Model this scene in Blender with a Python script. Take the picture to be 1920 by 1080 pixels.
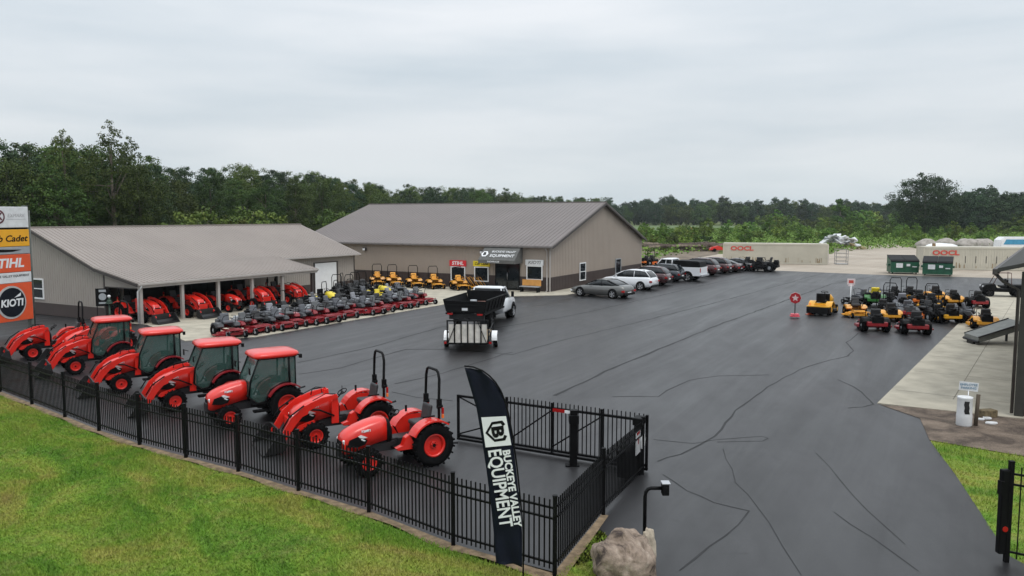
import bpy, bmesh, math, random
import numpy as np
from mathutils import Vector, Matrix
from math import radians as R, sin, cos, pi, atan2
random.seed(7)
for o in list(bpy.data.objects): bpy.data.objects.remove(o)
scn = bpy.context.scene
C = scn.collection

# ---------------------------------------------------------------- camera
F = 1480.0; CH = 6.2; PITCH = math.atan((540-405)/F)
cam = bpy.data.cameras.new('camera'); camo = bpy.data.objects.new('camera', cam); C.objects.link(camo)
camo.location = (0, 0, CH); camo.rotation_euler = (pi/2-PITCH, 0, 0)
cam.sensor_width = 36; cam.lens = F/1920*36; cam.clip_end = 4000; cam.clip_start = .1
scn.camera = camo
# ---------------------------------------------------------------- sky and sun
w = bpy.data.worlds.new('World'); scn.world = w; w.use_nodes = True
nt = w.node_tree; N = nt.nodes; L = nt.links; N.clear()
out = N.new('ShaderNodeOutputWorld'); bg = N.new('ShaderNodeBackground'); bg.inputs[1].default_value = .12
sky = N.new('ShaderNodeTexSky'); sky.sky_type = 'NISHITA'; sky.sun_disc = False
sky.sun_elevation = R(58); sky.sun_rotation = R(150); sky.dust_density = 3
tc = N.new('ShaderNodeTexCoord'); mp = N.new('ShaderNodeMapping'); mp.inputs['Scale'].default_value = (1.4, 1.4, 9)
mp.inputs['Rotation'].default_value = (R(4), R(-5), 0)
nz = N.new('ShaderNodeTexNoise'); nz.inputs['Scale'].default_value = 1.3; nz.inputs['Detail'].default_value = 5; nz.inputs['Roughness'].default_value = .5
cr = N.new('ShaderNodeValToRGB'); cr.color_ramp.elements[0].position = .30; cr.color_ramp.elements[1].position = .66
cr.color_ramp.elements[0].color = (.55, .62, .665, 1); cr.color_ramp.elements[1].color = (.775, .80, .815, 1)
sc = N.new('ShaderNodeVectorMath'); sc.operation = 'SCALE'; sc.inputs['Scale'].default_value = 1/.12
mx = N.new('ShaderNodeMix'); mx.data_type = 'RGBA'; mx.inputs[0].default_value = .95
L.new(tc.outputs['Generated'], mp.inputs[0]); L.new(mp.outputs[0], nz.inputs[0]); L.new(nz.outputs[0], cr.inputs[0])
# thicker, brighter cloud overhead: elevation ramp
sp = N.new('ShaderNodeSeparateXYZ'); L.new(tc.outputs['Generated'], sp.inputs[0])
er = N.new('ShaderNodeValToRGB'); L.new(sp.outputs[2], er.inputs[0])
er.color_ramp.elements[0].position = 0; er.color_ramp.elements[0].color = (.94, .98, .99, 1)
er.color_ramp.elements[1].position = .95; er.color_ramp.elements[1].color = (2.05, 2.04, 2.06, 1)
e = er.color_ramp.elements.new(.08); e.color = (.93, .95, .97, 1)
e = er.color_ramp.elements.new(.28); e.color = (1.09, 1.095, 1.12, 1)
mu = N.new('ShaderNodeVectorMath'); mu.operation = 'MULTIPLY'
L.new(cr.outputs[0], mu.inputs[0]); L.new(er.outputs[0], mu.inputs[1]); L.new(mu.outputs[0], sc.inputs[0])
L.new(sky.outputs[0], mx.inputs[6]); L.new(sc.outputs[0], mx.inputs[7]); L.new(mx.outputs[2], bg.inputs[0]); L.new(bg.outputs[0], out.inputs[0])
sun = bpy.data.lights.new('sun', 'SUN'); sun.energy = .9; sun.angle = R(25); sun.color = (1, .97, .93)
suno = bpy.data.objects.new('sun', sun); C.objects.link(suno); suno.rotation_euler = (R(32), 0, R(-30)+pi)
# rotation z such that the lamp shines from behind-right of the camera
suno.rotation_euler = (R(32), 0, R(30))
scn.view_settings.view_transform = 'Standard'; scn.view_settings.look = 'None'
scn.view_settings.exposure = 0.12; scn.view_settings.gamma = 1

# ---------------------------------------------------------------- helpers
def G(px, py, z=0.0):
    """ground point seen at photo pixel (px,py)"""
    x = (px-960)/F; y = -(py-540)/F
    d = (x, cos(PITCH)+y*sin(PITCH), -sin(PITCH)+y*cos(PITCH)); t = (z-CH)/d[2]
    return Vector((d[0]*t, d[1]*t, z))

TH = math.atan(810/F*cos(PITCH)); U = Vector((sin(TH), cos(TH), 0)); V = Vector((-cos(TH), sin(TH), 0)); UA = atan2(U.y, U.x)

MATS = {}
def mat(name, col, rough=.5, metal=0, coat=0, var=.12, vs=3.0, alpha=1, bump=0, bs=40, spec=None, col2=None, detail=4, emit=0):
    if name in MATS: return MATS[name]
    m = bpy.data.materials.new(name); m.use_nodes = True; MATS[name] = m
    n = m.node_tree.nodes; l = m.node_tree.links; b = n['Principled BSDF']
    t = n.new('ShaderNodeTexCoord'); nn = n.new('ShaderNodeTexNoise'); nn.inputs['Scale'].default_value = vs; nn.inputs['Detail'].default_value = detail
    l.new(t.outputs['Object'], nn.inputs[0])
    r = n.new('ShaderNodeValToRGB'); l.new(nn.outputs[0], r.inputs[0])
    c2 = col2 or tuple(min(1, c*(1+var)) for c in col); c1 = tuple(c*(1-var) for c in col) if not col2 else col
    r.color_ramp.elements[0].position = .35; r.color_ramp.elements[1].position = .65
    r.color_ramp.elements[0].color = (*c1, 1); r.color_ramp.elements[1].color = (*c2, 1)
    l.new(r.outputs[0], b.inputs['Base Color'])
    b.inputs['Roughness'].default_value = rough; b.inputs['Metallic'].default_value = metal
    b.inputs['Coat Weight'].default_value = coat; b.inputs['Coat Roughness'].default_value = .08
    b.inputs['Alpha'].default_value = alpha
    if spec is not None: b.inputs['Specular IOR Level'].default_value = spec
    if bump:
        bn = n.new('ShaderNodeTexNoise'); bn.inputs['Scale'].default_value = bs; l.new(t.outputs['Object'], bn.inputs[0])
        bb = n.new('ShaderNodeBump'); bb.inputs['Strength'].default_value = bump; bb.inputs['Distance'].default_value = .02
        l.new(bn.outputs[0], bb.inputs['Height']); l.new(bb.outputs[0], b.inputs['Normal'])
    return m

class MB:
    def __init__(s): s.bm = bmesh.new(); s.k = s.bm.faces.layers.int.new('done')
    def _mi(s, n0, mi, smooth=False):
        k = s.k
        for f in s.bm.faces:
            if f[k] == 0: f[k] = 1; f.material_index = mi; f.smooth = (len(f.verts) == 4) if smooth == 'q' else smooth
    def box(s, c, d, rot=(0, 0, 0), bev=0, mi=0, tw=None):
        n0 = len(s.bm.faces)
        m = Matrix.Translation(c) @ Matrix.Rotation(rot[2], 4, 'Z') @ Matrix.Rotation(rot[1], 4, 'Y') @ Matrix.Rotation(rot[0], 4, 'X') @ Matrix.Diagonal((*d, 1))
        if tw: m = m @ Matrix.Identity(4)
        r = bmesh.ops.create_cube(s.bm, size=1, matrix=m)
        if bev:
            es = list({e for v in r['verts'] for e in v.link_edges})
            bmesh.ops.bevel(s.bm, geom=es, offset=bev, segments=2, affect='EDGES', profile=.5)
        s._mi(n0, mi); return s
    def bb(s, x0, x1, y0, y1, z0, z1, mi=0, bev=0): return s.box(((x0+x1)/2, (y0+y1)/2, (z0+z1)/2), (x1-x0, y1-y0, z1-z0), mi=mi, bev=bev)
    def cyl(s, p0, p1, r0, r1=None, seg=12, mi=0, smooth=True):
        r1 = r0 if r1 is None else r1
        p0 = Vector(p0); p1 = Vector(p1); d = p1-p0
        n0 = len(s.bm.faces)
        m = Matrix.Translation((p0+p1)/2) @ d.to_track_quat('Z', 'Y').to_matrix().to_4x4()
        bmesh.ops.create_cone(s.bm, cap_ends=True, segments=seg, radius1=r0, radius2=r1, depth=d.length, matrix=m)
        s._mi(n0, mi, 'q' if smooth else False); return s
    def tube(s, pts, r, seg=8, mi=0):
        pts = [Vector(p) for p in pts]; n0 = len(s.bm.faces); rings = []
        up = Vector((0, 0, 1))
        for i, p in enumerate(pts):
            t = (pts[min(i+1, len(pts)-1)]-pts[max(i-1, 0)]).normalized()
            a = t.cross(up)
            if a.length < .05: a = t.cross(Vector((0, 1, 0))) if not rings else prev - t*prev.dot(t)
            a.normalize(); prev = a; b = t.cross(a)
            if rings and a.dot(pa) < 0: a = -a; b = -b
            pa = a
            rings.append([s.bm.verts.new(p+(a*cos(2*pi*k/seg)+b*sin(2*pi*k/seg))*r) for k in range(seg)])
        for i in range(len(rings)-1):
            for k in range(seg): s.bm.faces.new((rings[i][k], rings[i][(k+1) % seg], rings[i+1][(k+1) % seg], rings[i+1][k]))
        s.bm.faces.new(rings[0][::-1]); s.bm.faces.new(rings[-1])
        s._mi(n0, mi, True); return s
    def prism(s, poly, y0, y1, axis='y', mi=0, bev=0):
        """poly in (x,z) for axis y; (y,z) for axis x; (x,y) for axis z"""
        f = {'y': lambda a, b, t: (a, t, b), 'x': lambda a, b, t: (t, a, b), 'z': lambda a, b, t: (a, b, t)}[axis]
        n0 = len(s.bm.faces)
        A = [s.bm.verts.new(f(a, b, y0)) for a, b in poly]; B = [s.bm.verts.new(f(a, b, y1)) for a, b in poly]
        n = len(poly)
        fa = s.bm.faces.new(A); fb = s.bm.faces.new(B[::-1])
        for i in range(n): s.bm.faces.new((A[i], B[i], B[(i+1) % n], A[(i+1) % n]))
        if bev: bmesh.ops.bevel(s.bm, geom=list(fa.edges)+list(fb.edges), offset=bev, segments=2, affect='EDGES')
        s._mi(n0, mi); return s
    def loft(s, secs, mi=0, smooth=True, caps=True):
        n0 = len(s.bm.faces)
        rs = [[s.bm.verts.new(p) for p in sec] for sec in secs]; n = len(rs[0])
        for i in range(len(rs)-1):
            for k in range(n): s.bm.faces.new((rs[i][k], rs[i][(k+1) % n], rs[i+1][(k+1) % n], rs[i+1][k]))
        if caps: s.bm.faces.new(rs[0][::-1]); s.bm.faces.new(rs[-1])
        s._mi(n0, mi, smooth); return s
    def quad(s, pts, mi=0):
        n0 = len(s.bm.faces); s.bm.faces.new([s.bm.verts.new(p) for p in pts]); s._mi(n0, mi); return s
    def arch(s, cx, cz, r0, r1, a0, a1, y0, y1, seg=10, mi=0):
        """curved strip (fender) in the xz plane"""
        P = [(cx+r1*cos(R(a0+(a1-a0)*i/seg)), cz+r1*sin(R(a0+(a1-a0)*i/seg))) for i in range(seg+1)]
        Q = [(cx+r0*cos(R(a0+(a1-a0)*i/seg)), cz+r0*sin(R(a0+(a1-a0)*i/seg))) for i in range(seg+1)]
        for i in range(seg): s.prism([P[i], P[i+1], Q[i+1], Q[i]], y0, y1, mi=mi)
        return s
    def smooth_all(s):
        for f in s.bm.faces: f.smooth = True; f[s.k] = 1
    def done(s, name, ms, parent=None, label=None):
        bmesh.ops.recalc_face_normals(s.bm, faces=s.bm.faces)
        me = bpy.data.meshes.new(name); s.bm.faces.layers.int.remove(s.k); s.bm.to_mesh(me); s.bm.free()
        return link(name, me, ms, parent, label)

def link(name, me, ms, parent=None, label=None):
    if not isinstance(ms, (list, tuple)): ms = [ms]
    for m in ms: me.materials.append(m)
    o = bpy.data.objects.new(name, me); C.objects.link(o)
    if parent: o.parent = parent
    if label: o['label'] = label
    return o
def tag(o, label, cat, group=None):
    o['label'] = label; o['category'] = cat
    if group: o['group'] = group
    return o
def struct(o, kind='structure'): o['kind'] = kind; return o
def thing(name, label, cat, loc=(0, 0, 0), rz=0, group=None):
    o = bpy.data.objects.new(name, None); C.objects.link(o); o.location = loc; o.rotation_euler = (0, 0, rz)
    o.empty_display_size = .2
    return tag(o, label, cat, group)
KIDS = {}
def children(o): return [c for c in C.objects if c.parent == o]
def dup(root, loc, rz, label, group=None, scale=None, swap=None):
    kids = KIDS.setdefault(root.name, [(c, children(c)) for c in children(root)])
    r = root.copy(); C.objects.link(r); r.location = loc; r.rotation_euler = (0, 0, rz); r['label'] = label
    if group: r['group'] = group
    if scale: r.scale = scale if isinstance(scale, tuple) else (scale,)*3
    for c, gs in kids:
        d = c.copy(); C.objects.link(d); d.parent = r
        for g in gs:
            h = g.copy(); C.objects.link(h); h.parent = d
    return r
def place(root, first, loc, rz, label, group=None, scale=None):
    """first use moves the original, later uses copy it"""
    if first:
        root.location = loc; root.rotation_euler = (0, 0, rz); root['label'] = label
        if group: root['group'] = group
        if scale: root.scale = (scale,)*3
        KIDS.setdefault(root.name, [(c, children(c)) for c in children(root)])
        return root
    return dup(root, loc, rz, label, group, scale)
def text(name, body, size, m, parent, loc, rot, sx=1, shear=0, offset=0, extrude=.004, align='CENTER', label=None):
    cu = bpy.data.curves.new(name, 'FONT'); cu.body = body; cu.size = size; cu.shear = shear; cu.offset = offset; cu.extrude = extrude
    cu.align_x = align; cu.align_y = 'CENTER'; cu.resolution_u = 3
    o = bpy.data.objects.new('t', cu); C.objects.link(o); bpy.context.view_layer.update()
    me = bpy.data.meshes.new_from_object(o.evaluated_get(bpy.context.evaluated_depsgraph_get()))
    bpy.data.objects.remove(o); me.name = name
    me.transform(Matrix.Diagonal((sx, 1, 1, 1)))
    t = link(name, me, m, parent, label); t.location = loc; t.rotation_euler = rot
    return t
ORD = ['first', 'second', 'third', 'fourth', 'fifth', 'sixth', 'seventh', 'eighth', 'ninth', 'tenth', 'eleventh', 'twelfth', 'thirteenth', 'fourteenth', 'fifteenth', 'sixteenth', 'seventeenth', 'eighteenth']

# ---------------------------------------------------------------- materials
RED = mat('tractor_red', (.68, .018, .009), .36, coat=.6, var=.06)
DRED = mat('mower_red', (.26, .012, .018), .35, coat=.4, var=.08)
BLK = mat('black_plastic', (.005, .005, .0055), .55, var=.2, spec=.14)
RUB = mat('tyre_rubber', (.007, .007, .0075), .9, var=.3, vs=8, spec=.06)
STEEL = mat('dark_steel', (.018, .018, .020), .5, metal=.2, var=.2)
FENCE = mat('fence_black', (.004, .004, .0045), .5, var=.2, spec=.14)
GLASS = mat('cab_glass', (.06, .13, .112), .04, alpha=.34, var=.1)
CARGL = mat('car_glass', (.012, .016, .019), .06, var=.1)
WHITE = mat('white_paint', (.76, .77, .78), .35, coat=.3, var=.03)
OFFW = mat('white_weathered', (.66, .67, .68), .6, var=.08)
PODG = mat('pod_grey', (.065, .068, .075), .5, var=.15)
GREY = mat('grey_plastic', (.32, .34, .36), .55, var=.1)
LGREY = mat('light_grey_seat', (.11, .115, .13), .6, var=.08)
YEL = mat('mower_yellow', (.72, .36, .02), .38, coat=.3, var=.06)
BYEL = mat('bright_yellow', (.72, .56, .02), .4, coat=.3, var=.05)
GRN = mat('mower_green', (.03, .16, .03), .4, coat=.3, var=.1)
ORA = mat('mower_orange', (.72, .17, .02), .4, coat=.3, var=.06)
SILV = mat('alloy', (.55, .56, .58), .3, metal=.7, var=.05)
LAMP = mat('lens_red', (.35, .01, .01), .15, var=.1)
LENS = mat('lens_clear', (.75, .76, .78), .12, var=.04)
SID = mat('tan_siding', (.325, .272, .228), .55, var=.03, vs=.6)
SIDG = mat('grey_siding', (.315, .283, .254), .55, var=.03, vs=.6)
ROOFG = mat('taupe_roof', (.172, .150, .143), .62, var=.05, vs=.3)
ROOFT = mat('tan_roof', (.275, .238, .215), .62, var=.05, vs=.4)
WAIN = mat('brown_wainscot', (.048, .033, .030), .55, var=.06, vs=.8)
TRIM = mat('dark_trim', (.05, .042, .040), .5, var=.08)
TTRIM = mat('tan_trim', (.38, .35, .33), .5, var=.05)
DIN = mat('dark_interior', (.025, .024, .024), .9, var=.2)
CONC = mat('concrete', (.40, .365, .29), .85, var=.14, vs=1.2, bump=.3, bs=30)
BARK = mat('tree_bark', (.11, .09, .07), .9, var=.3, vs=6, bump=.6, bs=12)
WOOD = mat('weathered_wood', (.36, .27, .17), .85, var=.25, vs=5)

# ---------------------------------------------------------------- ground materials
def node_mat(name):
    m = bpy.data.materials.new(name); m.use_nodes = True; MATS[name] = m
    return m, m.node_tree.nodes, m.node_tree.links, m.node_tree.nodes['Principled BSDF']
def noise(n, l, src, scale, detail=4, rough=.5, dist=0, mapscale=None, rot=0):
    if mapscale:
        mp = n.new('ShaderNodeMapping'); mp.vector_type = 'TEXTURE'; mp.inputs['Scale'].default_value = tuple(1/k for k in mapscale); mp.inputs['Rotation'].default_value = (0, 0, -rot)
        l.new(src, mp.inputs[0]); src = mp.outputs[0]
    t = n.new('ShaderNodeTexNoise'); t.inputs['Scale'].default_value = scale; t.inputs['Detail'].default_value = detail
    t.inputs['Roughness'].default_value = rough; t.inputs['Distortion'].default_value = dist
    l.new(src, t.inputs[0]); return t.outputs[0]
def ramp(n, l, src, stops):
    r = n.new('ShaderNodeValToRGB'); l.new(src, r.inputs[0])
    while len(r.color_ramp.elements) < len(stops): r.color_ramp.elements.new(.5)
    for e, (p, c) in zip(r.color_ramp.elements, stops):
        e.position = p; e.color = (*c, 1) if isinstance(c, tuple) else (c, c, c, 1)
    return r.outputs[0]
def mixc(n, l, fac, a, b, mode='MIX'):
    m = n.new('ShaderNodeMix'); m.data_type = 'RGBA'; m.blend_type = mode
    for i, v in ((0, fac), (6, a), (7, b)):
        if hasattr(v, 'links'): l.new(v, m.inputs[i])
        else: m.inputs[i].default_value = v if i == 0 else (*v, 1)
    return m.outputs[2]

m, n, l, b = node_mat('asphalt')
co = n.new('ShaderNodeTexCoord').outputs['Object']
big = noise(n, l, co, .12, 5, .55, .6)
streak = noise(n, l, co, 1, 5, .6, .4, (.07, .8, 1), -R(61))
fine = noise(n, l, co, 45, 3, .7); mid = noise(n, l, co, .55, 6, .65, 1.2)
c = ramp(n, l, big, [(.30, (.016, .016, .0172)), (.70, (.035, .0343, .0365))])
c = mixc(n, l, .7, c, ramp(n, l, streak, [(.3, .72), (.7, 1.30)]), 'MULTIPLY')
c = mixc(n, l, .7, c, ramp(n, l, mid, [(.32, .74), (.68, 1.3)]), 'MULTIPLY')
drv = noise(n, l, co, 1, 4, .55, .5, (1.6, .10, 1), R(4))
c = mixc(n, l, .55, c, ramp(n, l, drv, [(.35, .72), (.65, 1.3)]), 'MULTIPLY')
grit = noise(n, l, co, 16, 2, .9)
c = mixc(n, l, ramp(n, l, grit, [(.66, 0.0), (.74, .5)]), c, (.11, .108, .105))
c = mixc(n, l, .6, c, ramp(n, l, fine, [(.3, .7), (.7, 1.3)]), 'MULTIPLY')
st_ = noise(n, l, co, .9, 2, .4, 2.0)
c = mixc(n, l, ramp(n, l, st_, [(.70, 0.0), (.76, .75)]), c, (.012, .012, .013))
c = mixc(n, l, ramp(n, l, noise(n, l, co, 1.7, 5, .7, 1), [(.66, 0.0), (.80, .5)]), c, (.10, .098, .095))
l.new(c, b.inputs['Base Color'])
rr = ramp(n, l, mixc(n, l, .6, big, streak), [(.36, .32), (.62, .52)]); l.new(rr, b.inputs['Roughness'])
b.inputs['Specular IOR Level'].default_value = .46
bp = n.new('ShaderNodeBump'); bp.inputs['Strength'].default_value = .35; bp.inputs['Distance'].default_value = .01; l.new(fine, bp.inputs['Height']); l.new(bp.outputs[0], b.inputs['Normal'])
ASPH = m
SEAM = mat('tar_seam', (.009, .009, .0095), .6, var=.5, vs=1.2, spec=.35)
FAINT = mat('tar_seam_worn', (.013, .013, .014), .6, var=.5, vs=1.2, spec=.38)

def grass_mat(name, k=1.0):
    m, n, l, b = node_mat(name)
    co = n.new('ShaderNodeNewGeometry').outputs['Position']
    a = noise(n, l, co, .30, 6, .62, .8, (1, 2.1, 1), R(37)); d = noise(n, l, co, 2.6, 4, .6); f = noise(n, l, co, 14, 3, .7)
    c = ramp(n, l, a, [(.28, (.045*k, .105*k, .012*k)), (.42, (.088*k, .175*k, .018*k)), (.53, (.145*k, .21*k, .028*k)), (.60, (.20*k, .215*k, .042*k)), (.73, (.215*k, .16*k, .062*k))])
    c = mixc(n, l, ramp(n, l, d, [(.48, 0.0), (.78, .7)]), c, (.19*k, .185*k, .055*k))
    c = mixc(n, l, .9, c, ramp(n, l, f, [(.25, .5), (.75, 1.5)]), 'MULTIPLY')
    l.new(c, b.inputs['Base Color']); b.inputs['Roughness'].default_value = .8; b.inputs['Specular IOR Level'].default_value = .2
    return m
GRASS = grass_mat('lawn_grass', 1.1); BLADE = grass_mat('grass_blades', 1.42)

m, n, l, b = node_mat('field_ground')
co = n.new('ShaderNodeTexCoord').outputs['Object']
c = ramp(n, l, noise(n, l, co, .04, 5, .6, .5), [(.35, (.075, .105, .03)), (.5, (.10, .13, .04)), (.7, (.14, .13, .06))])
c = mixc(n, l, .5, c, ramp(n, l, noise(n, l, co, 2, 4), [(.3, .7), (.7, 1.3)]), 'MULTIPLY')
l.new(c, b.inputs['Base Color']); b.inputs['Roughness'].default_value = .9; b.inputs['Specular IOR Level'].default_value = .1
FIELD = m
m, n, l, b = node_mat('gravel')
co = n.new('ShaderNodeTexCoord').outputs['Object']
c = ramp(n, l, noise(n, l, co, .1, 6, .6, .6), [(.35, (.31, .26, .205)), (.68, (.43, .375, .31))])
c = mixc(n, l, .7, c, ramp(n, l, noise(n, l, co, 9, 4, .7), [(.3, .75), (.7, 1.25)]), 'MULTIPLY')
c = mixc(n, l, .5, c, ramp(n, l, noise(n, l, co, 1, 4, .6, .2, (.05, .8, 1), -R(50)), [(.3, .8), (.7, 1.15)]), 'MULTIPLY')
l.new(c, b.inputs['Base Color']); b.inputs['Roughness'].default_value = .95
GRAV = m
m, n, l, b = node_mat('bark_mulch')
co = n.new('ShaderNodeTexCoord').outputs['Object']
c = ramp(n, l, noise(n, l, co, 1.1, 6, .7, .5), [(.38, (.06, .043, .032)), (.62, (.19, .145, .11))])
c = mixc(n, l, .8, c, ramp(n, l, noise(n, l, co, 28, 4, .7), [(.3, .5), (.7, 1.5)]), 'MULTIPLY')
l.new(c, b.inputs['Base Color']); b.inputs['Roughness'].default_value = .95
bp = n.new('ShaderNodeBump'); bp.inputs['Strength'].default_value = .8; bp.inputs['Distance'].default_value = .03; l.new(noise(n, l, co, 25, 4), bp.inputs['Height']); l.new(bp.outputs[0], b.inputs['Normal'])
MULCH = m
SOIL = mat('dry_soil', (.19, .135, .08), .95, var=.35, vs=5, bump=.7, bs=30)

# ================================================================ THE SETTING
def sheet(name, pts, z, m, thick=0):
    mb = MB(); poly = [(p[0], p[1]) for p in pts]
    if thick: mb.prism(poly, z-thick, z, 'z')
    else: mb.quad([(x, y, z) for x, y in poly])
    bmesh.ops.triangulate(mb.bm, faces=[f for f in mb.bm.faces if len(f.verts) > 4])
    o = mb.done(name, m)
    if not thick:
        for p in o.data.polygons:
            if p.normal.z < 0: o.data.flip_normals(); break
    return struct(o)
mb = MB(); gx = [-1600, -44.9, -43, 1.6, 2.2, 1600]; gy = [-120, -11.9, -10, 58, 60, 2600]
gvs = [[mb.bm.verts.new((x_, y_, -.95 if 1 < i_ < 4 and 1 < j_ < 4 else -.03)) for j_, y_ in enumerate(gy)] for i_, x_ in enumerate(gx)]
for i_ in range(5):
    for j_ in range(5): mb.bm.faces.new((gvs[i_][j_], gvs[i_+1][j_], gvs[i_+1][j_+1], gvs[i_][j_+1]))
struct(mb.done('ground', FIELD))

FPX = [(0, 735), (60, 758), (122, 782), (186, 808), (262, 834), (349, 858), (447, 884), (560, 920), (692, 960), (850, 1022), (1040, 1078)]
FP = [G(*q).xy for q in FPX]
d0 = (FP[0]-FP[1]).normalized()
FP = [FP[0]+d0*2.6*k for k in (5, 4, 3, 2, 1)] + FP     # the fence runs on past the left edge
SP = [G(1040, 1078).xy, G(1131, 965).xy, G(1204, 890).xy]
lot = [p.copy() for p in FP]
lot[-1] = G(1045, 1074).xy
lot += [G(1125, 992).xy, G(1165, 1030).xy, Vector((2.45, 13.0)), Vector((2.9, 9)), Vector((2.0, 4)), Vector((-2, 1)), Vector((-2, -40)), Vector((16, -40)), Vector((16, 0)), Vector((11.5, 6)), Vector((9.3, 12.6)),
        G(1880, 1035).xy, G(1870, 1010).xy, G(1830, 948).xy, G(1790, 888).xy, G(1743, 825).xy, G(1725, 785).xy, G(1700, 762).xy,
        G(1880, 562).xy, Vector((45, 60)), Vector((64, 73)), G(1900, 522).xy, G(1640, 515).xy, G(1450, 507).xy, G(1200, 501).xy]
lot += [(Vector((3.09, 64.14))+U.xy*21.5+V.xy*3), (Vector((3.09, 64.14))+V.xy*28), Vector((-34, 60)), Vector((-60, 58)), Vector((-60, 50))]
struct(sheet('asphalt_lot', lot, 0, ASPH))
# tar seams and pavement joints: thin sealed ribbons on the asphalt
mb = MB()
def ribbon(px, wd, z=.004, mi=0, wob=.03):
    P = [G(*q).xy for q in px]; Q = []
    for i in range(len(P)-1):
        n_ = max(2, int((P[i+1]-P[i]).length/.8))
        for k in range(n_): Q.append(P[i].lerp(P[i+1], k/n_))
    Q.append(P[-1]); Q = [q+Vector((random.gauss(0, wob), random.gauss(0, wob))) for q in Q]
    vs = []
    for i, q in enumerate(Q):
        t = (Q[min(i+1, len(Q)-1)]-Q[max(0, i-1)]).normalized(); nn = Vector((-t.y, t.x))*wd*.5*random.uniform(.6, 1.3)
        vs.append((mb.bm.verts.new((*(q+nn), z)), mb.bm.verts.new((*(q-nn), z))))
    n0 = len(mb.bm.faces)
    for a, b2 in zip(vs, vs[1:]): mb.bm.faces.new((a[0], a[1], b2[1], b2[0]))
    mb._mi(n0, mi)
ribbon([(1040, 742), (1150, 690), (1260, 645), (1350, 608), (1450, 572), (1560, 532), (1640, 506+12)], .12)
ribbon([(560, 702), (640, 690), (760, 655), (850, 655), (960, 665), (1040, 642), (1180, 608), (1300, 578), (1400, 552), (1480, 530), (1530, 516)], .10)
ribbon([(560, 680), (700, 650), (830, 612), (930, 615), (1080, 590), (1190, 565), (1320, 535), (1400, 517)], .10)
ribbon([(740, 720), (830, 700), (960, 660)], .08); ribbon([(735, 735), (780, 745), (850, 752)], .07)
ribbon([(1232, 865), (1275, 852), (1340, 818), (1380, 770), (1440, 725), (1500, 693), (1555, 675), (1590, 668), (1600, 658), (1587, 642), (1610, 625)], .06, wob=.02)
ribbon([(1225, 824), (1300, 832), (1340, 825), (1370, 822), (1430, 818), (1440, 822), (1430, 827), (1345, 829)], .035, wob=.01, mi=1)
ribbon([(1150, 744), (1230, 743), (1290, 713), (1350, 705), (1440, 703)], .06, mi=1)
ribbon([(1570, 712), (1600, 725), (1625, 745), (1636, 758), (1618, 763), (1590, 765)], .06, wob=.02)
ribbon([(1240, 890), (1290, 920), (1340, 942), (1405, 958), (1385, 985), (1330, 1025), (1275, 1070)], .04, wob=.02, mi=1)
ribbon([(1350, 840), (1385, 905), (1440, 980), (1500, 1078)], .025, mi=1); ribbon([(1530, 850), (1600, 930), (1700, 1020)], .02, mi=1)
ribbon([(1560, 960), (1640, 1010), (1720, 1070)], .02, mi=1)
o = struct(mb.done('asphalt_joint', [SEAM, FAINT]))
# concrete apron by the showroom and the shed, concrete apron right
P0 = G(266, 609); P0.z = 0; SC = Vector((3.09, 64.14, 0))
def L0(u, v): return (P0+U*u+V*v).xy
def LS(u, v): return (SC+U*u+V*v).xy
sheet('concrete_apron', [L0(-2.9, -7.2), L0(-.2, -9.3), L0(17.3, -9.5), L0(22, -8.6), LS(-1.6, -2.2), LS(1.5, -2.2), LS(20.5, -1.6), LS(22.5, .2), LS(22.5, 28), L0(20, 18), L0(.1, 18), L0(.1, -.3)], .03, CONC, .08)
AD = Vector((.573, .82)); an = Vector((.82, -.573))
a0 = G(1645, 757).xy
sheet('concrete_walk', [a0, G(1845, 560).xy, G(1845, 560).xy+AD*14, G(1845, 560).xy+AD*14+an*8, Vector((30, 30)), Vector((24, 18)), G(1905, 785).xy+Vector((.6, -.15)), G(1905, 785).xy], .03, CONC, .1)
sheet('mulch_bed', [G(1650, 759).xy, G(1725, 785).xy, G(1743, 826).xy, G(1920, 856).xy+Vector((0, 0)), Vector((19, 19)), Vector((24, 19)), Vector((24, 30)), G(1905, 785).xy+Vector((.6, .5)), G(1905, 785).xy+Vector((0, .3))], .012, MULCH)
sheet('gravel_yard', [G(1240, 506).xy, G(1270, 503).xy, G(1450, 508).xy, G(1640, 516).xy, G(1900, 523).xy, Vector((66, 73)), Vector((96, 70)), G(1920, 478).xy+Vector((20, 0)), G(1870, 470).xy, G(1720, 466.5).xy, Vector((88, 185)), G(1650, 470).xy+Vector((-4, 8)), G(1560, 476).xy, G(1500, 482).xy, G(1345, 476).xy, G(1300, 484).xy, G(1262, 492).xy], -.006, GRAV)

mb = MB()
def joint(a, b_, wd=.03):
    t_ = (b_-a).normalized(); n_ = Vector((-t_.y, t_.x))*wd*.5
    mb.quad([(*(a+n_), .034), (*(b_+n_), .034), (*(b_-n_), .034), (*(a-n_), .034)])
for k in range(9): joint(a0+AD*(4.2*k+2.5)+an*.15, a0+AD*(4.2*k+2.5)+an*3.6)
joint(a0+AD*2+an*2.0, a0+AD*40+an*2.0)
for k in range(8): joint(L0(.4+k*2.9, -9.0), L0(.4+k*2.9, -.3))
joint(L0(-1, -4.6), L0(19, -4.6))
struct(mb.done('concrete_joint', mat('joint_dark', (.20, .18, .145), .9)))
sheet('dirt_yard', [LS(22.6, 3), G(1262, 493.5).xy, G(1300, 485).xy, G(1345, 477).xy, G(1350, 468).xy, G(1300, 465).xy, G(1203, 470).xy, LS(22.6, 22)], -.004, mat('yard_dirt', (.16, .125, .09), .95, var=.4, vs=.6, bump=.5, bs=4))
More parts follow.
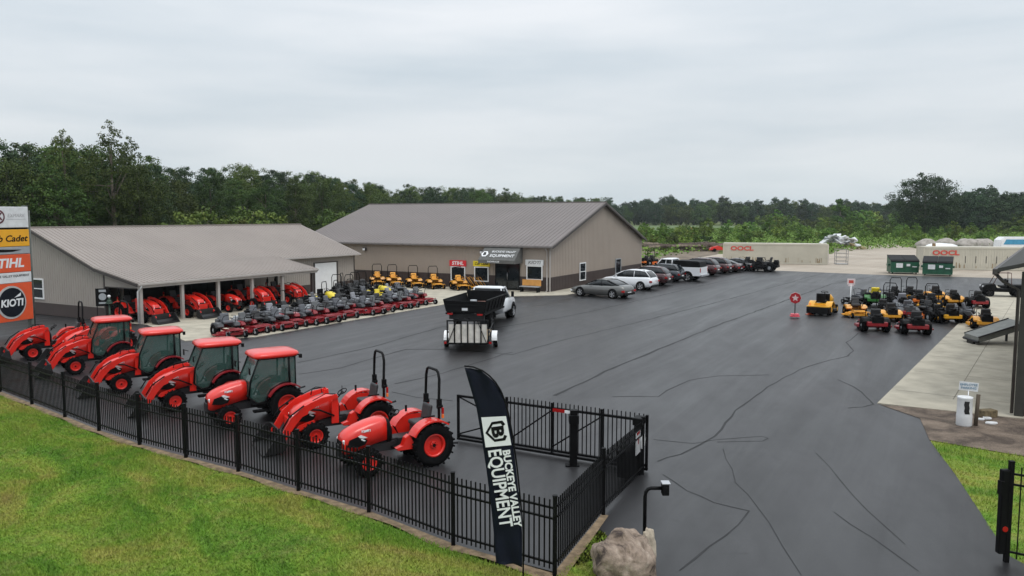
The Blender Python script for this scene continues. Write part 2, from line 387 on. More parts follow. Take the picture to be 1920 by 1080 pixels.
# lawn: gently uneven sheet plus blades
def inpoly(x, y, P):
    c = False; j = len(P)-1
    for i in range(len(P)):
        if (P[i][1] > y) != (P[j][1] > y) and x < (P[j][0]-P[i][0])*(y-P[i][1])/(P[j][1]-P[i][1])+P[i][0]: c = not c
        j = i
    return c
off = []
for i, p in enumerate(FP):
    t = (FP[min(i+1, len(FP)-1)]-FP[max(0, i-1)]).normalized(); off.append(p+Vector((t.y, -t.x))*-.0+Vector((-t.y, t.x))*-.20)
verge = [Vector((-45, 60))] + [off[0]+Vector((-2, 2))] + off[:-1] + [G(1036, 1092).xy, G(1125, 996).xy, G(1165, 1032).xy, Vector((2.4, 13.0)), Vector((2.8, 9)), Vector((1.9, 4)), Vector((-2.1, 1)), Vector((-2.1, -12)), Vector((-45, -12))]
gr2 = [G(1743, 826).xy, G(1790, 888).xy, G(1830, 948).xy, G(1870, 1010).xy, G(1880, 1035).xy, Vector((9.35, 12.6)), Vector((11.6, 6)), Vector((16.1, 0)), Vector((26, 0)), Vector((26, 18.9)), G(1920, 856).xy]
def hgt(x, y): return .05*sin(x*.55+y*.3)+.04*sin(y*.9-x*.35)+.02*sin(x*2.1)*sin(y*1.7)
def clampd(x, y):   # keep the sheet low near the lot edge
    d = min((Vector((x, y))-Vector((*p[:2],))).length for p in [q for q in off])
    return min(1, max(0, (d-.8)/2.5))
def sst(a, b_, x): t_ = min(1, max(0, (x-a)/(b_-a))); return t_*t_*(3-2*t_)
fdir = (FP[-1]-FP[5]).normalized(); fnor = Vector((fdir.y, -fdir.x)) if fdir.y > 0 else Vector((fdir.y, -fdir.x))
if fnor.y > 0: fnor = -fnor
def vz(x, y):
    """relief of the verge: a bank falls from the fence into a shallow ditch and rises again toward the road"""
    p_ = Vector((x, y)); bd = 1e9; bs = 0
    for i_ in range(len(FP)-1):
        a_, b_ = FP[i_], FP[i_+1]; t_ = min(1, max(0, (p_-a_).dot(b_-a_)/(b_-a_).length_squared)); d_ = (p_-a_.lerp(b_, t_)).length
        if d_ < bd: bd = d_; bs = (FP[-1]-a_.lerp(b_, t_)).length
    right = sst(-1.0, -4.5, x-.0) if False else sst(.2, 5.5, bs)*sst(1.2, -1.5, x)
    z = -.62*sst(.5, 4.6, bd)+.55*sst(5.0, 9.5, bd)
    return right*(z+.5*hgt(x, y)*sst(.8, 3, bd))
P_ = verge; X0, X1_, Y0, Y1 = -45, 3.2, -12, 62
mb = MB(); cells = {}; st0 = .5
def gv(i_, j_):
    if (i_, j_) not in cells: x_, y_ = X0+i_*st0, Y0+j_*st0; cells[(i_, j_)] = mb.bm.verts.new((x_, y_, vz(x_, y_)-.014))
    return cells[(i_, j_)]
for i_ in range(int((X1_-X0)/st0)):
    for j_ in range(int((Y1-Y0)/st0)):
        cs = [(X0+(i_+a_)*st0, Y0+(j_+b_)*st0) for a_, b_ in ((0, 0), (1, 0), (1, 1), (0, 1))]
        if all(inpoly(cx_, cy_, verge) for cx_, cy_ in cs): mb.bm.faces.new([gv(i_+a_, j_+b_) for a_, b_ in ((0, 0), (1, 0), (1, 1), (0, 1))])
mb.smooth_all(); struct(mb.done('grass_bank', GRASS))
# flat margin that carries the lawn up to the fence, the lot and the driveway
mb = MB()
E_ = [Vector((p_[0], p_[1])) for p_ in verge]; E_ = E_[1:-2]; n_e = []
for a_, b_ in zip(E_, E_[1:]):
    t_ = (b_-a_).normalized(); n1 = Vector((t_.y, -t_.x))
    if not inpoly(*((a_+b_)/2+n1*.2), verge): n1 = -n1
    mb.quad([(*a_, -.008), (*b_, -.008), (*(b_+n1*1.1), vz(*(b_+n1*1.1))-.02), (*(a_+n1*1.1), vz(*(a_+n1*1.1))-.02)])
struct(mb.done('grass_margin', GRASS)); sheet('grass_patch', gr2, -.008, GRASS)
GX = np.arange(-37, 4.01, .5); GY = np.arange(7, 48.01, .5); GZ = np.array([[vz(x_, y_) for y_ in GY] for x_ in GX])
def relief(x, y):
    u_ = np.clip((x+37)/.5, 0, len(GX)-1.001); v_ = np.clip((y-7)/.5, 0, len(GY)-1.001); i_ = u_.astype(int); j_ = v_.astype(int); f_ = u_-i_; g_ = v_-j_
    return GZ[i_, j_]*(1-f_)*(1-g_)+GZ[i_+1, j_]*f_*(1-g_)+GZ[i_, j_+1]*(1-f_)*g_+GZ[i_+1, j_+1]*f_*g_
def blades(name, poly, n_, box, seed, h=(.05, .13), skip=None):
    rs = np.random.RandomState(seed); x = rs.uniform(box[0], box[1], n_*2); y = rs.uniform(box[2], box[3], n_*2)
    P = np.array([(p[0], p[1]) for p in poly]); ins = np.zeros(len(x), bool); j = len(P)-1
    for i in range(len(P)):
        c1 = (P[i, 1] > y) != (P[j, 1] > y)
        with np.errstate(divide='ignore', invalid='ignore'):
            xi = (P[j, 0]-P[i, 0])*(y-P[i, 1])/(P[j, 1]-P[i, 1])+P[i, 0]
        ins ^= c1 & (x < xi); j = i
    if skip: ins &= ~((x > skip[0][0]) & (x < skip[0][1]) & (y > skip[1][0]) & (y < skip[1][1]))
    x = x[ins]; y = y[ins]; k = len(x)
    patch = .5+.5*np.sin(x*1.3+np.sin(y*.9)*2)*np.sin(y*1.7+x*.4)
    hh = rs.uniform(h[0], h[1], k)*(.6+.8*patch); a = rs.uniform(0, 2*pi, k); wd = rs.uniform(.006, .014, k)
    lean = rs.normal(0, .035, (k, 2)); V_ = np.zeros((k, 3, 3)); zr = relief(x, y) if x.mean() < 5 else np.zeros(k)
    V_[:, 0] = np.stack([x-wd*np.cos(a), y-wd*np.sin(a), zr-.02], 1)
    V_[:, 1] = np.stack([x+wd*np.cos(a), y+wd*np.sin(a), zr-.02], 1)
    V_[:, 2] = np.stack([x+lean[:, 0], y+lean[:, 1], hh+zr], 1)
    me = bpy.data.meshes.new(name); me.vertices.add(k*3); me.vertices.foreach_set('co', V_.reshape(-1))
    me.loops.add(k*3); me.loops.foreach_set('vertex_index', np.arange(k*3)); me.polygons.add(k)
    me.polygons.foreach_set('loop_start', np.arange(k)*3); me.update(calc_edges=True); me.validate()
    o = link(name, me, BLADE); o['kind'] = 'stuff'; o['label'] = 'short mown green and yellowed lawn grass'; return o
blades('lawn', verge, 330000, (-20, 3, 11.5, 29), 3, (.022, .06))
blades('lawn', verge, 330000, (-36, 3, 8, 47), 5, (.03, .07), ((-20, 3), (11.5, 29)))
blades('lawn', gr2, 26000, (9, 18, 12, 22.5), 4, (.03, .085))
mb = MB()   # strip of bare soil under the fence
for i in range(len(FP)-1):
    for k in range(6):
        p = FP[i].lerp(FP[i+1], k/6); q = FP[i].lerp(FP[i+1], (k+1)/6); t = (q-p).normalized(); nn = Vector((t.y, -t.x))
        a = .2+.06*sin(i*6+k*1.0)*1; b2 = .2+.06*sin(i*6+(k+1)*1.0)
        mb.quad([(*(p-nn*.04), .004), (*(q-nn*.04), .004), (*(q+nn*b2), .004), (*(p+nn*a), .004)])
p, q = SP[0], SP[1]; t = (q-p).normalized(); nn = Vector((t.y, -t.x))
mb.quad([(*(p-nn*.04), .006), (*(p+nn*.2), .006), (*(q+nn*.12), .006), (*(q-nn*.04), .006)])
struct(mb.done('soil_strip', SOIL))
# swale line in the lawn
# ================================================================ BUILDINGS
def ribs_x(mb, x0, x1, step, fn, mi=0, wd=.035, h=.02):
    x = x0
    while x < x1: fn(x, wd, h); x += step

def gable_wall(mb, x, ys, outline, t, mi=0): mb.prism(outline, x, x+t, 'x', mi=mi)

# ---- store: local x along U, y along V
st = thing('store_building', 'large tan metal building with grey gable roof, black entrance awning and brown wainscot', 'building', SC, UA)
W_, LN = 22.3, 27.0; EZ, RZ = 3.82, 7.42; WZ = 1.2; hx = W_/2
mb = MB()
mb.bb(0, .2, 0, LN, WZ, EZ, mi=0); mb.bb(-.025, .2, .02, LN-.02, 0.03, WZ, mi=1)
mb.bb(W_-.2, W_, 0, LN, 0, EZ)
for y, s in ((0, 1), (LN-.2, 1)):
    mb.prism([(.2, WZ), (W_-.2, WZ), (W_-.2, EZ), (hx, RZ-.08), (.2, EZ)], y, y+.2, 'y', mi=0)
    mb.bb(.2, W_-.2, y-.025, y+.2, 0.03, WZ-.002, mi=1)
y = .15
while y < LN: mb.bb(-.016, .0, y-.02, y+.02, WZ+.02, EZ-.03); mb.bb(-.04, -.025, y-.02, y+.02, .05, WZ-.04, mi=1); y += .305
x = .25
while x < W_-.2:
    zt = EZ+(RZ-EZ)*(1-abs(x-hx)/hx)-.15
    mb.bb(x-.02, x+.02, -.016, 0, WZ+.02, zt); mb.bb(x-.02, x+.02, -.04, -.025, .05, WZ-.04, mi=1); x += .305
wall = mb.done('wall', [SID, WAIN], st)
mb = MB()
sl = (RZ-EZ)/hx; ov = .35
for sgn in (1, -1):
    e = (hx-sgn*(hx+ov), EZ-sl*ov)
    mb.prism([e, (hx, RZ), (hx, RZ+.07), (e[0], e[1]+.07)], -.4, LN+.4, 'y')
    y = -.3
    while y < LN+.4:
        a = Vector((e[0], 0, e[1]+.08)); c_ = Vector((hx, 0, RZ+.08)); m_ = (a+c_)/2
        mb.box((m_.x, y, m_.z), ((c_-a).length, .04, .03), rot=(0, -atan2(c_.z-a.z, c_.x-a.x), 0)); y += .4
mb.bb(hx-.14, hx+.14, -.42, LN+.42, RZ+.05, RZ+.12)
rf = mb.done('roof', ROOFG, st)
for sgn in (1, -1):     # rake trim and fascia
    mb = MB(); e = (hx-sgn*(hx+ov+.02), EZ-sl*ov)
    mb.prism([(e[0], e[1]-.17), (hx, RZ-.19), (hx, RZ-.003), (e[0], e[1]-.003)], -.44, -.4, 'y')
    mb.prism([(e[0], e[1]-.17), (hx, RZ-.19), (hx, RZ-.003), (e[0], e[1]-.003)], LN+.4, LN+.44, 'y')
    mb.done('rake_trim', TRIM, st)
mb = MB(); mb.bb(-.33, -.003, -.35, LN+.35, EZ-.2, EZ-.17); mb.done('soffit', TRIM, st)
mb = MB(); mb.bb(-ov-.13, -ov+.0, -.41, LN+.4, EZ-sl*ov-.10, EZ-sl*ov+.05, bev=.02); mb.done('gutter', mat('gutter_brown', (.16, .145, .14), .45), st)
mb = MB(); mb.tube([(-ov-.06, .22, EZ-.28), (-.1, .22, EZ-.5), (-.09, .22, .12), (-.3, .22, .06)], .05); mb.done('downspout', mat('downspout_tan', (.40, .37, .35), .45), st)
mb = MB(); mb.bb(-.06, .02, -.06, .03, .03, EZ-.16); mb.done('corner_trim', TTRIM, st)
def window(par, axis, c, a0, a1, z0, z1, frame=WHITE, t=.06, name='window', glass=None, bars=0):
    f = MB(); q = MB()
    def bx(m_, s0, s1, t0, t1, d0, d1):
        if axis == 'y': m_.bb(c-d1, c-d0, s0, s1, t0, t1)
        else: m_.bb(s0, s1, c-d1, c-d0, t0, t1)
    w_ = .09
    bx(f, a0, a0+w_, z0, z1, .02, .02+t); bx(f, a1-w_, a1, z0, z1, .02, .02+t)
    bx(f, a0+w_, a1-w_, z0, z0+w_, .02, .02+t); bx(f, a0+w_, a1-w_, z1-w_, z1, .02, .02+t)
    for i in range(bars):
        zz = z0+(z1-z0)*(i+1)/(bars+1); bx(f, a0+w_, a1-w_, zz-.03, zz+.03, .02, .02+t-.01)
    bx(q, a0+w_, a1-w_, z0+w_, z1-w_, .022, .045)
    fo = f.done(name, frame, par); q.done('pane', glass or CARGL, fo); return fo
SIGNR = mat('sign_red', (.62, .02, .03), .5, var=.04); SIGNO = mat('sign_orange', (.70, .085, .02), .45, var=.04); SIGNY = mat('sign_yellow', (.80, .38, .01), .45, var=.04)
ROT_Y = (pi/2, 0, -pi/2)      # text on a wall that faces -x (store front)
window(st, 'y', -.02, .64, 2.12, .95, 2.15, bars=0); window(st, 'y', -.02, 5.74, 7.16, .62, 1.9); window(st, 'y', -.02, 8.08, 9.56, .62, 1.85)
window(st, 'x', -.02, 5.85, 7.2, .5, 2.1, bars=1); window(st, 'x', -.02, 14.5, 16.0, .55, 2.05, frame=GREY)
mb = MB(); mb.bb(-.12, .0-.041, .55, 2.2, 2.16, 2.62); o = mb.done('sign_panel', OFFW, st); text('sign_lettering', 'KIOTI', .34, mat('sign_grey', (.2, .2, .2), .6), o, (-.125, 1.38, 2.39), ROT_Y, 1.3, .2, .01)
mb = MB(); mb.bb(-.12, -.041, 5.62, 7.25, 1.92, 2.38); o = mb.done('sign_panel', BYEL, st); text('sign_lettering', 'Cub Cadet', .30, BLK, o, (-.125, 6.43, 2.15), ROT_Y, 1, .2, .005)
mb = MB(); mb.bb(-.12, -.041, 7.98, 9.66, 1.87, 2.38); o = mb.done('sign_panel', SIGNR, st); text('sign_lettering', 'STIHL', .42, WHITE, o, (-.125, 8.82, 2.12), ROT_Y, 1.1, .15, .012)
mb = MB(); mb.bb(-.09, -.042, 2.75, 5.1, .03, 2.3); o = mb.done('door', BLK, st)
q = MB(); 
for a in (2.85, 3.97): q.bb(-.11, -.091, a, a+1.0, .2, 2.15)
q.done('pane', CARGL, o)
q = MB(); q.cyl((-.13, 3.9, .9), (-.13, 3.9, 1.5), .02); q.done('handle', SILV, o)
# awning over the entrance
AW = mat('awning_fabric', (.11, .11, .105), .8, var=.1)
mb = MB(); mb.prism([(-.045, 3.72), (-.06, 2.3), (-1.45, 2.3), (-1.45, 2.58), (-.35, 3.62)], 2.5, 5.95, 'y')
aw = mb.done('awning', AW, st)
ang = atan2(3.62-2.58, 1.10)
text('awning_lettering', 'BUCKEYE VALLEY', .30, OFFW, aw, (-.78-.03, 3.85, 3.245), (ang, 0, -pi/2), .95, 0, .004)
text('awning_lettering', 'EQUIPMENT', .42, OFFW, aw, (-1.12-.03, 3.85, 2.925), (ang, 0, -pi/2), 1.0, 0, .008)
q = MB(); q.cyl((0, 0, 0), (0, 0, .012), .34, seg=6); sh = q.done('awning_emblem', WHITE, aw); sh.location = (-1.0, 5.55, 3.05); sh.rotation_euler = (0, -ang, 0)
text('awning_lettering', 'B', .42, BLK, aw, (-1.03, 5.55, 3.07), (ang, 0, -pi/2), 1.1, 0, .02)
text('awning_lettering', 'SHOWROOM', .17, WHITE, aw, (-1.46, 4.5, 2.44), ROT_Y, 1.1, 0, .004)
for yy in (19.0, 6.36):
    q = MB(); q.box((-.14, yy, 3.15), (.2, .36, .3), bev=.04, mi=0); q.box((-.26, yy, 3.13), (.05, .26, .2), bev=.02, mi=1); q.done('wall_light', [TRIM, LENS], st)

# ---- shed: ridge parallel to U, open porch front
sh = thing('equipment_shed', 'low tan metal shed with open porch bays facing the lot and grey siding gable', 'building', (P0.x, P0.y, 0), UA)
X1 = 23.3; prof = [(-.12, 2.35), (3.8, 3.12), (10.2, 5.42), (16.6, 3.12)]
mb = MB()
# left gable siding: closed part y 3.3-16.6, header over the porch side opening
mb.prism([(3.3, .78), (16.4, .78), (16.4, 3.1), (10.2, 5.34), (3.85, 3.06), (3.3, 2.94)], 0, .15, 'x', mi=0)
mb.prism([(.25, 2.08), (3.3, 2.08), (3.3, 2.94), (.25, 2.34)], 0, .15, 'x', mi=0)
mb.bb(-.02, .15, 3.32, 16.4, .03, .778, mi=1)
y = 3.45
while y < 16.3:
    zt = 3.12+(5.42-3.12)*(1-abs(y-10.2)/6.4)-.12 if y > 3.8 else 2.9
    mb.bb(-.016, 0, y-.02, y+.02, .8, zt); y += .23
mb.bb(.15, X1, 16.25, 16.4, .03, 3.0)                        # back wall
mb.bb(14.3, X1-.15, 3.9, 4.05, .78, 3.02, mi=0); mb.bb(14.3, 18.2, 3.88, 4.05, .03, .778, mi=1)
mb.bb(21.1, X1-.15, 3.88, 4.05, .03, .778, mi=1)
mb.prism([(3.9, .03), (16.4, .03), (16.4, 3.05), (10.2, 5.30), (3.9, 3.05)], X1-.15, X1, 'x', mi=0)
x = 14.5
while x < X1-.2:
    if not 18.2 < x < 21.2: mb.bb(x-.02, x+.02, 3.884, 3.9, .8, 3.0)
    x += .23
mb.bb(11.3, 14.25, 3.9, 4.0, .05, 2.95)                       # closed end bay
x = 11.4
while x < 14.2: mb.bb(x-.02, x+.02, 3.884, 3.9, .1, 2.9); x += .23
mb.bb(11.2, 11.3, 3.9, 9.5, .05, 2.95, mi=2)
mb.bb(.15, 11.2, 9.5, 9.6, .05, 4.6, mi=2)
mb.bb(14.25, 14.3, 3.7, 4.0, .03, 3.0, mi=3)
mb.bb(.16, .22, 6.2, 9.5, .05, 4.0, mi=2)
mb.bb(1.6, 1.7, 3.9, 9.5, .05, 2.9, mi=0)
mb.bb(-.03, .16, 3.2, 3.3, .05, 2.9, mi=3); mb.bb(-.03, .16, .3, 3.2, 2.02, 2.08, mi=3)
wall = mb.done('wall', [SIDG, WAIN, DIN, TRIM], sh)
mb = MB()
def roofpiece(a, b_, x0, x1, th=.06):
    mb.prism([a, b_, (b_[0], b_[1]+th), (a[0], a[1]+th)], x0, x1, 'x')
    m_ = ((a[0]+b_[0])/2, (a[1]+b_[1])/2+th+.012); ln = math.dist(a, b_); an_ = atan2(b_[1]-a[1], b_[0]-a[0])
    x = x0+.15
    while x < x1-.02: mb.box((x, m_[0], m_[1]), (.05, ln-.01, .03), rot=(an_, 0, 0)); x += .3
roofpiece(prof[0], prof[1], -.25, 14.45); roofpiece((3.45, 2.995), prof[1], 14.45, X1+.3)
roofpiece(prof[1], prof[2], -.25, X1+.3); roofpiece(prof[2], (17, 2.98), -.25, X1+.3)
mb.bb(-.26, X1+.31, 10.06, 10.34, 5.46, 5.53)
mb.done('roof', ROOFT, sh)
for x in (-.3, X1+.3):
    mb = MB(); P = [(y, z) for y, z in (prof if x < 0 else [(3.45, 2.995), prof[1], prof[2], prof[3]])]
    for a, b_ in zip(P, P[1:]): mb.prism([(a[0], a[1]-.16), (b_[0], b_[1]-.16), (b_[0], b_[1]-.002), (a[0], a[1]-.002)], x, x+.04, 'x')
    mb.done('rake_trim', TRIM, sh)
mb = MB(); mb.prism([(-.1, 2.19), (3.8, 2.96), (3.8, 3.10), (-.1, 2.33)], 14.45, 14.49, 'x'); mb.done('rake_trim', TRIM, sh)
mb = MB(); mb.bb(14.5, X1+.28, 3.46, 3.88, 2.93, 2.96); mb.done('soffit', TRIM, sh)
mb = MB(); mb.bb(-.25, 14.45, -.24, -.12, 2.25, 2.38, bev=.02); mb.bb(14.6, X1+.3, 3.33, 3.45, 2.9, 3.03, bev=.02); mb.bb(-.2, 14.4, -.11, .02, 2.1, 2.3)
mb.done('gutter', TTRIM, sh)
mb = MB(); mb.tube([(-.05, -.18, 2.25), (-.08, -.05, 2.05), (-.1, .1, 1.9), (-.1, .12, .1)], .05); mb.done('downspout', OFFW, sh)
for i, x in enumerate((.08, 2.9, 5.6, 8.4, 11.15, 14.1)):
    q = MB(); q.bb(x-.09, x+.09, .04, .22, .03, 2.12); q.done('post', TTRIM if i < 5 else TRIM, sh)
q = MB(); q.bb(18.45, 21.0, 3.83, 3.9-.002, .05, 2.42)
for z in (.5, 1.0, 1.48, 1.95): q.bb(18.45, 21.0, 3.822, 3.829, z, z+.025)
o = q.done('overhead_door', WHITE, sh)
q = MB(); q.bb(18.35, 18.44, 3.80, 3.879, .03, 2.5); q.bb(21.01, 21.16, 3.80, 3.879, .03, 2.5); q.bb(18.44, 21.01, 3.80, 3.879, 2.43, 2.5); q.done('door_frame', TRIM, sh)
q = MB(); q.bb(X1-.04, X1+.02, 3.84, 3.92, .03, 2.93); q.done('corner_trim', TRIM, sh)
window(sh, 'y', 0, 9.2, 10.5, 1.0, 2.3, bars=1)

# ---- building whose corner shows at the right edge
rb = thing('side_building', 'tall metal building cut off by the right edge with dark corner column', 'building', (15.75, 24.05, 0), atan2(AD.y, AD.x))
mb = MB(); mb.bb(0, 26, -16, 0, 1.2, 4.75, mi=0); mb.bb(-.02, 26, -16, .02, .03, 1.19, mi=1); mb.done('wall', [SID, WAIN], rb)
mb = MB(); mb.bb(-.12, .12, -.1, .14, .03, 4.5); mb.done('corner_column', mat('column_brown', (.035, .033, .028), .5), rb)
mb = MB()
for s_ in (0, 1):
    pts = [(.75, 4.5), (-8, 6.9), (-8, 7.02), (.75, 4.62)] if not s_ else [(-16.75, 4.5), (-8, 6.9), (-8, 7.02), (-16.75, 4.62)]
    mb.prism(pts, -.7, 26.5, 'x')
mb.done('roof', mat('side_roof', (.05, .05, .046), .7, spec=.2), rb)
mb = MB(); mb.bb(-.7, 26.5, .74, .88, 4.42, 4.6, bev=.02); mb.tube([(-.4, .8, 4.42), (-.35, .6, 4.2), (-.1, .2, 3.95), (-.1, .2, .1)], .05); mb.done('gutter', TRIM, rb)

# ---- pylon sign
SB = Vector((-25.75, 42.0, 0)); SD = Vector((-.286, -.958, 0)); sa = atan2(-SD.y, -SD.x)   # local +x runs toward the far post
py = thing('pylon_sign', 'tall roadside pylon sign with white, yellow, red and orange dealer panels', 'sign', SB+SD*2.6, sa)
POST = mat('sign_post', (.13, .145, .13), .6, var=.2)
for x in (.0-.02, 2.62): q = MB(); q.bb(x-.0, x+.16, .05, .3, 0, 6.75); q.done('post', POST, py)
q = MB(); q.cyl((2.95, .2, 0), (2.95, .2, 6.5), .05); q.done('post', POST, py)
def panel(z0, z1, m_, label=None, y=-.05): q = MB(); q.bb(.02, 2.68, y, .3+.12, z0, z1, bev=.02); return q.done('sign_panel', m_, py, label)
RF = (pi/2, 0, 0)
a = panel(5.60, 6.68, OFFW, 'white panel at the top'); 
q = MB(); q.cyl((.92, -.075, 6.16), (.92, -.052, 6.16), .36, seg=24, mi=0); q.cyl((.92, -.085, 6.16), (.92, -.0751, 6.16), .27, seg=24, mi=1); q.done('emblem', [mat('maroon', (.09, .01, .02), .5), OFFW], a)
text('sign_lettering', 'X', .5, mat('maroon2', (.09, .01, .02), .5), a, (.92, -.09, 6.16), RF, 1, 0, .02)
text('sign_lettering', 'EXMARK', .26, mat('sign_faded_grey', (.42, .42, .43), .6), a, (1.95, -.056, 6.22), RF, 1, .2, .0)
q = MB(); q.bb(1.35, 2.5, -.056, -.0505, 6.02, 6.05); q.done('sign_rule', MATS['sign_faded_grey'], a)
q = MB(); q.bb(.06, 2.64, 0, .36, 5.5, 5.6); q.done('sign_frame', BLK, py)
a = panel(4.62, 5.5, SIGNY, 'yellow panel'); text('sign_lettering', 'Cub Cadet', .46, BLK, a, (1.35, -.056, 5.02), RF, 1.15, .25, .008)
a = panel(4.22, 4.6, GREY, 'narrow grey panel under the yellow one'); q = MB(); q.prism([(.1, 4.34), (1.6, 4.34), (2.2, 4.44), (.6, 4.5)], -.058, -.0505); q.done('sign_stripe', BLK, a)
a = panel(3.28, 4.2, SIGNO, 'orange red panel with white lettering'); text('sign_lettering', 'STIHL', .66, WHITE, a, (1.3, -.056, 3.74), RF, 1.12, .2, .02)
a = panel(2.72, 3.26, OFFW, 'narrow white panel with small lettering'); text('sign_lettering', 'BUCKEYE VALLEY EQUIPMENT', .16, BLK, a, (1.35, -.056, 3.08), RF, 1.1, .1, 0)
a = panel(.72, 2.70, SIGNO, 'large square orange panel with a dark disc')
q = MB(); q.cyl((1.40, -.075, 1.72), (1.40, -.052, 1.72), .86, seg=40, mi=0); q.cyl((1.42, -.09, 1.72), (1.42, -.0751, 1.72), .76, seg=40, mi=1)
q.done('emblem', [mat('ring_silver', (.45, .44, .43), .4), mat('disc_navy', (.006, .008, .014), .6, spec=.15)], a)
text('sign_lettering', 'KIOTI', .52, WHITE, a, (1.40, -.094, 1.68), RF, .98, .12, .018)
q = MB(); q.prism([(1.55, 1.96), (1.92, 2.02), (1.95, 2.2), (1.78, 2.1)], -.10, -.0905); q.done('sign_stripe', WHITE, a)

# ================================================================ FENCES AND GATE
def fence_run(root, pts, post_idx=None, hh=1.36, skip=None, finial=True, step=.105):
    for i, p in enumerate(pts):
        if post_idx is not None and i not in post_idx: continue
        q = MB(); q.box((p.x, p.y, hh/2+.02), (.075, .075, hh+.04), rot=(0, 0, 0)); q.box((p.x, p.y, hh+.05), (.09, .09, .03), bev=.01)
        q.done('post', FENCE, root)
    for a, b_ in zip(pts, pts[1:]):
        q = MB(); d = b_-a; ln = d.length; an_ = atan2(d.y, d.x); m_ = (a+b_)/2
        for z in (hh-.17, hh-.36, .20): q.box((m_.x, m_.y, z), (ln-.075, .032, .036), rot=(0, 0, an_))
        k = int(ln/step); 
        for j in range(1, k):
            c_ = a+d*(j/k); q.box((c_.x, c_.y, (hh-.03+.09)/2+.0), (.021, .021, hh-.12), rot=(0, 0, an_))
        q.done('panel', FENCE, root)
f1 = thing('metal_fence', 'long black metal picket fence curving along the lawn in front of the tractors', 'fence', (0, 0, 0))
fence_run(f1, [Vector((p.x, p.y)) for p in FP])
f2 = thing('metal_fence', 'short black metal picket fence running from the corner by the banner back to the gate', 'fence', (0, 0, 0))
pts = [SP[0].lerp(SP[1], .03)]+[SP[1], SP[2]]
fence_run(f2, pts, post_idx=(1, 2), step=.1)
q = MB(); q.box((SP[0].x, SP[0].y, .7), (.02, .02, .02)); q.bm.free()
# sliding gate
ga = G(858, 826).xy; gb = G(1214, 885).xy; gd = (gb-ga); gl = gd.length; gang = atan2(gd.y, gd.x)
gt = thing('sliding_gate', 'black metal sliding gate with diagonal braces standing open behind the banner', 'gate', (ga.x, ga.y, 0), gang)
q = MB()
xs = gl*.285
q.bb(0, gl, -.03, .03, 1.24, 1.30); q.bb(0, gl, -.03, .03, .13, .19); q.bb(0, gl, -.04, .04, .04, .10)
for x in (.03, xs, gl*.53, gl*.78, gl-.03): q.bb(x-.03, x+.03, -.028, .028, .10, 1.25+(.16 if x > .1 else .03))
for a, b_ in (((.05, 1.24), (xs*.95, .75)), ((.05, .2), (xs*.95, .72)), ((xs+.05, .25), (gl*.53, 1.22)), ((gl*.53, .25), (gl*.78, 1.22))):
    q.tube([(a[0], 0, a[1]), (b_[0], 0, b_[1])], .022, 6)
q.done('frame', FENCE, gt)
q = MB(); k = int((gl-xs)/.115)
for j in range(1, k):
    x = xs+(gl-xs)*j/k; q.bb(x-.011, x+.011, -.011, .011, .19, 1.43)
q.done('pickets', FENCE, gt)
q = MB(); x = gl*.56; q.bb(x-.12, x+.22, -.07, -.04, 1.20, 1.28, mi=0); q.bb(x+.22, x+.42, -.07, -.04, 1.20, 1.27, mi=1); q.done('reflector_strip', [LAMP, WHITE], gt)
p = G(1075, 873).xy
q = MB(); q.bb(p.x-.09, p.x+.09, p.y-.09, p.y+.09, 0, 1.42); q.bb(p.x-.12, p.x+.12, p.y-.16, p.y+.1, 1.1, 1.3); q.bb(p.x-.2, p.x+.15, p.y-.1, p.y+.1, 0, .03)
tag(q.done('gate_post', FENCE), 'thick black roller post standing against the middle of the sliding gate', 'gate post')
p = G(1204, 892).xy+Vector((-.08, .12))
go = thing('gate_operator', 'black gate motor box with white warning signs at the end of the fence', 'gate operator', (p.x, p.y, 0), atan2((SP[2]-SP[1]).y, (SP[2]-SP[1]).x))
q = MB(); q.bb(-.1, .1, -.08, .08, 0, 1.38, bev=.01); q.bb(-.14, .2, -.12, .12, 1.22, 1.40, bev=.02); q.bb(-.75, -.15, -.02, .28, .1, .75, bev=.03); q.done('housing', FENCE, go)
q = MB(); q.bb(-.55, -.2, -.105, -.085, .62, 1.2); o = q.done('warning_sign', WHITE, go)
q = MB(); q.bb(-.50, -.25, -.108, -.1055, 1.08, 1.15); q.bb(-.42, -.34, -.108, -.1055, .85, 1.02); q.done('symbol', LAMP, o)
q = MB(); q.cyl((.02, -.11, .82), (.02, -.085, .82), .2, seg=8); q.box((.02, -.1, .82), (.26, .02, .3)); q.done('warning_sign', WHITE, go)
# right hand gate leaf
p = G(1880, 1052).xy
f3 = thing('metal_fence', 'black metal gate end and pickets at the bottom right corner beside the driveway', 'fence', (0, 0, 0))
fd = Vector((.8, -.6)).normalized()
fence_run(f3, [p+fd*.05, p+fd*1.3, p+fd*3.6, p+fd*6], hh=1.80, step=.15)
q = MB(); q.bb(p.x-.12, p.x+.05, p.y-.06, p.y+.06, .15, 1.70, bev=.02); q.bb(p.x-.16, p.x-.1, p.y-.1, p.y+.02, 1.25, 1.5); q.done('gate_catch', FENCE, f3)
q = MB(); q.cyl((p.x-.03, p.y-.075, .62), (p.x-.03, p.y-.062, .62), .05, seg=12); q.done('reflector', LAMP, f3)

